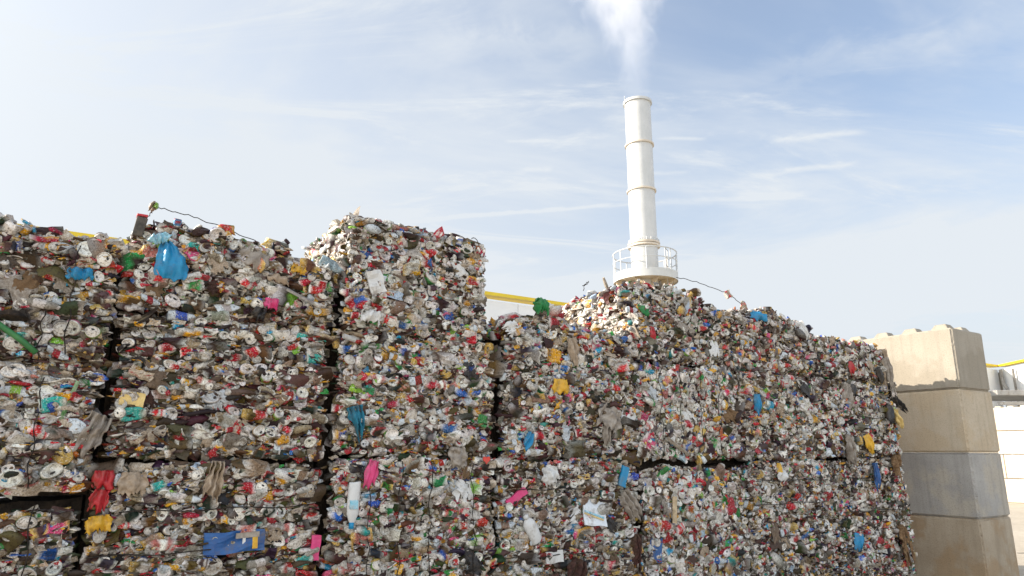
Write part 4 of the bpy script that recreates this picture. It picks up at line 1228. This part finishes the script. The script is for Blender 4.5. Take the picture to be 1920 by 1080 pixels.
def skynoise(scale, detail, rough, rot, sc, dist, lo, hi, amt, loc=(0, 0, 0)):
    mp = nd(nt, 'ShaderNodeMapping'); mp.inputs['Rotation'].default_value = (0, 0, R(rot)); mp.inputs['Scale'].default_value = sc; mp.inputs['Location'].default_value = loc
    nt.links.new(cb.outputs[0], mp.inputs[0])
    n = nd(nt, 'ShaderNodeTexNoise'); n.inputs['Scale'].default_value = scale; n.inputs['Detail'].default_value = detail; n.inputs['Roughness'].default_value = rough; n.inputs['Distortion'].default_value = dist
    nt.links.new(mp.outputs[0], n.inputs['Vector'])
    m = nd(nt, 'ShaderNodeMapRange', interpolation_type='SMOOTHSTEP'); m.inputs['From Min'].default_value = lo; m.inputs['From Max'].default_value = hi; m.inputs['To Max'].default_value = amt
    nt.links.new(n.outputs['Fac'], m.inputs['Value'])
    return m.outputs[0]
veil = skynoise(.55, 6, .6, 20, (1, 1.4, 1), 1.0, .40, .75, .55, (3.1, 1.7, 0))
wisp = skynoise(1.6, 8, .68, -28, (.55, 1.9, 1), 1.2, .50, .80, .5, (7.3, 2.2, 0))
def pix_dir(u, v):
    x = (u - 960) / FPX; y = -(v - 540) / FPX
    return Vector((x, math.cos(PITCH) - y * math.sin(PITCH), y * math.cos(PITCH) + math.sin(PITCH))).normalized()
fine = skynoise(9, 4, .6, 0, (1, 1, 1), .5, .2, .75, 1.0)
def streak(a, b_, width, amt):
    """a thin high streak of cloud: a band of the sky between two bearings"""
    A, B = pix_dir(*a), pix_dir(*b_)
    nrm = A.cross(B).normalized(); mid = (A + B).normalized(); half = A.angle(B) / 2
    def dot(v):
        d = nd(nt, 'ShaderNodeVectorMath', operation='DOT_PRODUCT'); nt.links.new(tc.outputs['Generated'], d.inputs[0]); d.inputs[1].default_value = v
        return d.outputs['Value']
    across = nd(nt, 'ShaderNodeMapRange', interpolation_type='SMOOTHSTEP'); across.inputs['From Min'].default_value = width; across.inputs['From Max'].default_value = 0
    wob = mt('MULTIPLY', mt('SUBTRACT', fine, .5), width * .9)
    nt.links.new(mt('ABSOLUTE', mt('ADD', dot(nrm), wob)), across.inputs['Value'])
    along = nd(nt, 'ShaderNodeMapRange', interpolation_type='SMOOTHSTEP'); along.inputs['From Min'].default_value = math.cos(half); along.inputs['From Max'].default_value = math.cos(half * .55); along.inputs['To Max'].default_value = amt
    nt.links.new(dot(mid), along.inputs['Value'])
    return mt('MULTIPLY', across.outputs[0], mt('MULTIPLY', along.outputs[0], mt('ADD', mt('MULTIPLY', fine, .7), .3)))
haze_side = nd(nt, 'ShaderNodeMapRange', interpolation_type='SMOOTHSTEP'); haze_side.inputs['From Min'].default_value = .35; haze_side.inputs['From Max'].default_value = -.65
haze_side.inputs['To Min'].default_value = .17; haze_side.inputs['To Max'].default_value = .84
nt.links.new(sx.outputs[0], haze_side.inputs['Value'])
low = nd(nt, 'ShaderNodeMapRange', interpolation_type='SMOOTHSTEP'); low.inputs['From Min'].default_value = .5; low.inputs['From Max'].default_value = .12; low.inputs['To Max'].default_value = .66
nt.links.new(sx.outputs[2], low.inputs['Value'])
tot = mt('ADD', mt('ADD', mt('MULTIPLY', veil, 1.15), mt('MULTIPLY', wisp, 1.25)), mt('ADD', haze_side.outputs[0], low.outputs[0]))
for a, b_, wdt, amt in (((700, 420), (1240, 378), .0045, .45), ((1130, 388), (1560, 362), .006, .25), ((1400, 330), (1620, 305), .007, .4), ((1430, 266), (1640, 246), .006, .35),
                        ((1220, 258), (1330, 262), .004, .35), ((940, 265), (1050, 264), .004, .25), ((960, 320), (1040, 319), .006, .25), ((1190, 325), (1300, 324), .005, .25),
                        ((1440, 660), (1960, 500), .028, .3), ((1640, 480), (1780, 410), .02, .3), ((760, 75), (1160, 85), .035, .3), ((1380, 140), (1900, 60), .035, .25)):
    tot = mt('ADD', tot, streak(a, b_, wdt, amt))
tot = mt('MINIMUM', tot, .96)
# the haze is brighter round the sun, and extra brightness is added behind the camera to fill the shaded bale fronts
sv = nd(nt, 'ShaderNodeVectorMath', operation='DOT_PRODUCT'); nt.links.new(tc.outputs['Generated'], sv.inputs[0])
sv.inputs[1].default_value = (SUN_AZ.x * math.cos(SUN_EL), SUN_AZ.y * math.cos(SUN_EL), math.sin(SUN_EL))
glow = mt('MULTIPLY', mt('POWER', mt('MAXIMUM', sv.outputs['Value'], 0.0), 8.0), 1.7)
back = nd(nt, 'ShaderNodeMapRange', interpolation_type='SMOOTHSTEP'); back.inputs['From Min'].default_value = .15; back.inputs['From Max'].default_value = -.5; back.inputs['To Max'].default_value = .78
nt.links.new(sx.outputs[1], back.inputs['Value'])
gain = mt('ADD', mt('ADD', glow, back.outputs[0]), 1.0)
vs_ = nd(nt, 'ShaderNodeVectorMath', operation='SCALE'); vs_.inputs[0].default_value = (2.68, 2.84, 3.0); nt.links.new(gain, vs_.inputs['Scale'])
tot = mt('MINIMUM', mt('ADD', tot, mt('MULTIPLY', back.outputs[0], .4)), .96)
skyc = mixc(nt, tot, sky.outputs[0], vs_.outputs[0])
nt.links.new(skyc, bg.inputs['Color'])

sd = Vector((SUN_AZ.x * math.cos(SUN_EL), SUN_AZ.y * math.cos(SUN_EL), math.sin(SUN_EL)))
L = bpy.data.lights.new('sun', 'SUN'); L.energy = 4.3; L.angle = R(.53); L.color = (1, .90, .77)
so = bpy.data.objects.new('sun', L); COL.objects.link(so); so.rotation_euler = (-sd).to_track_quat('-Z', 'Y').to_euler()

cam = bpy.data.cameras.new('camera'); co = bpy.data.objects.new('camera', cam); COL.objects.link(co)
cam.lens = 36 * FPX / 1920; cam.sensor_width = 36; cam.clip_end = 2000
co.location = (0, 0, EYE); co.rotation_euler = (R(90) + PITCH, 0, 0)
SC.camera = co
SC.view_settings.view_transform = 'Standard'; SC.view_settings.look = 'None'; SC.view_settings.gamma = 1; SC.view_settings.exposure = 1.0
SC.cycles.volume_step_rate = 2.0
SC.cycles.max_bounces = 8; SC.cycles.diffuse_bounces = 3; SC.cycles.volume_bounces = 2
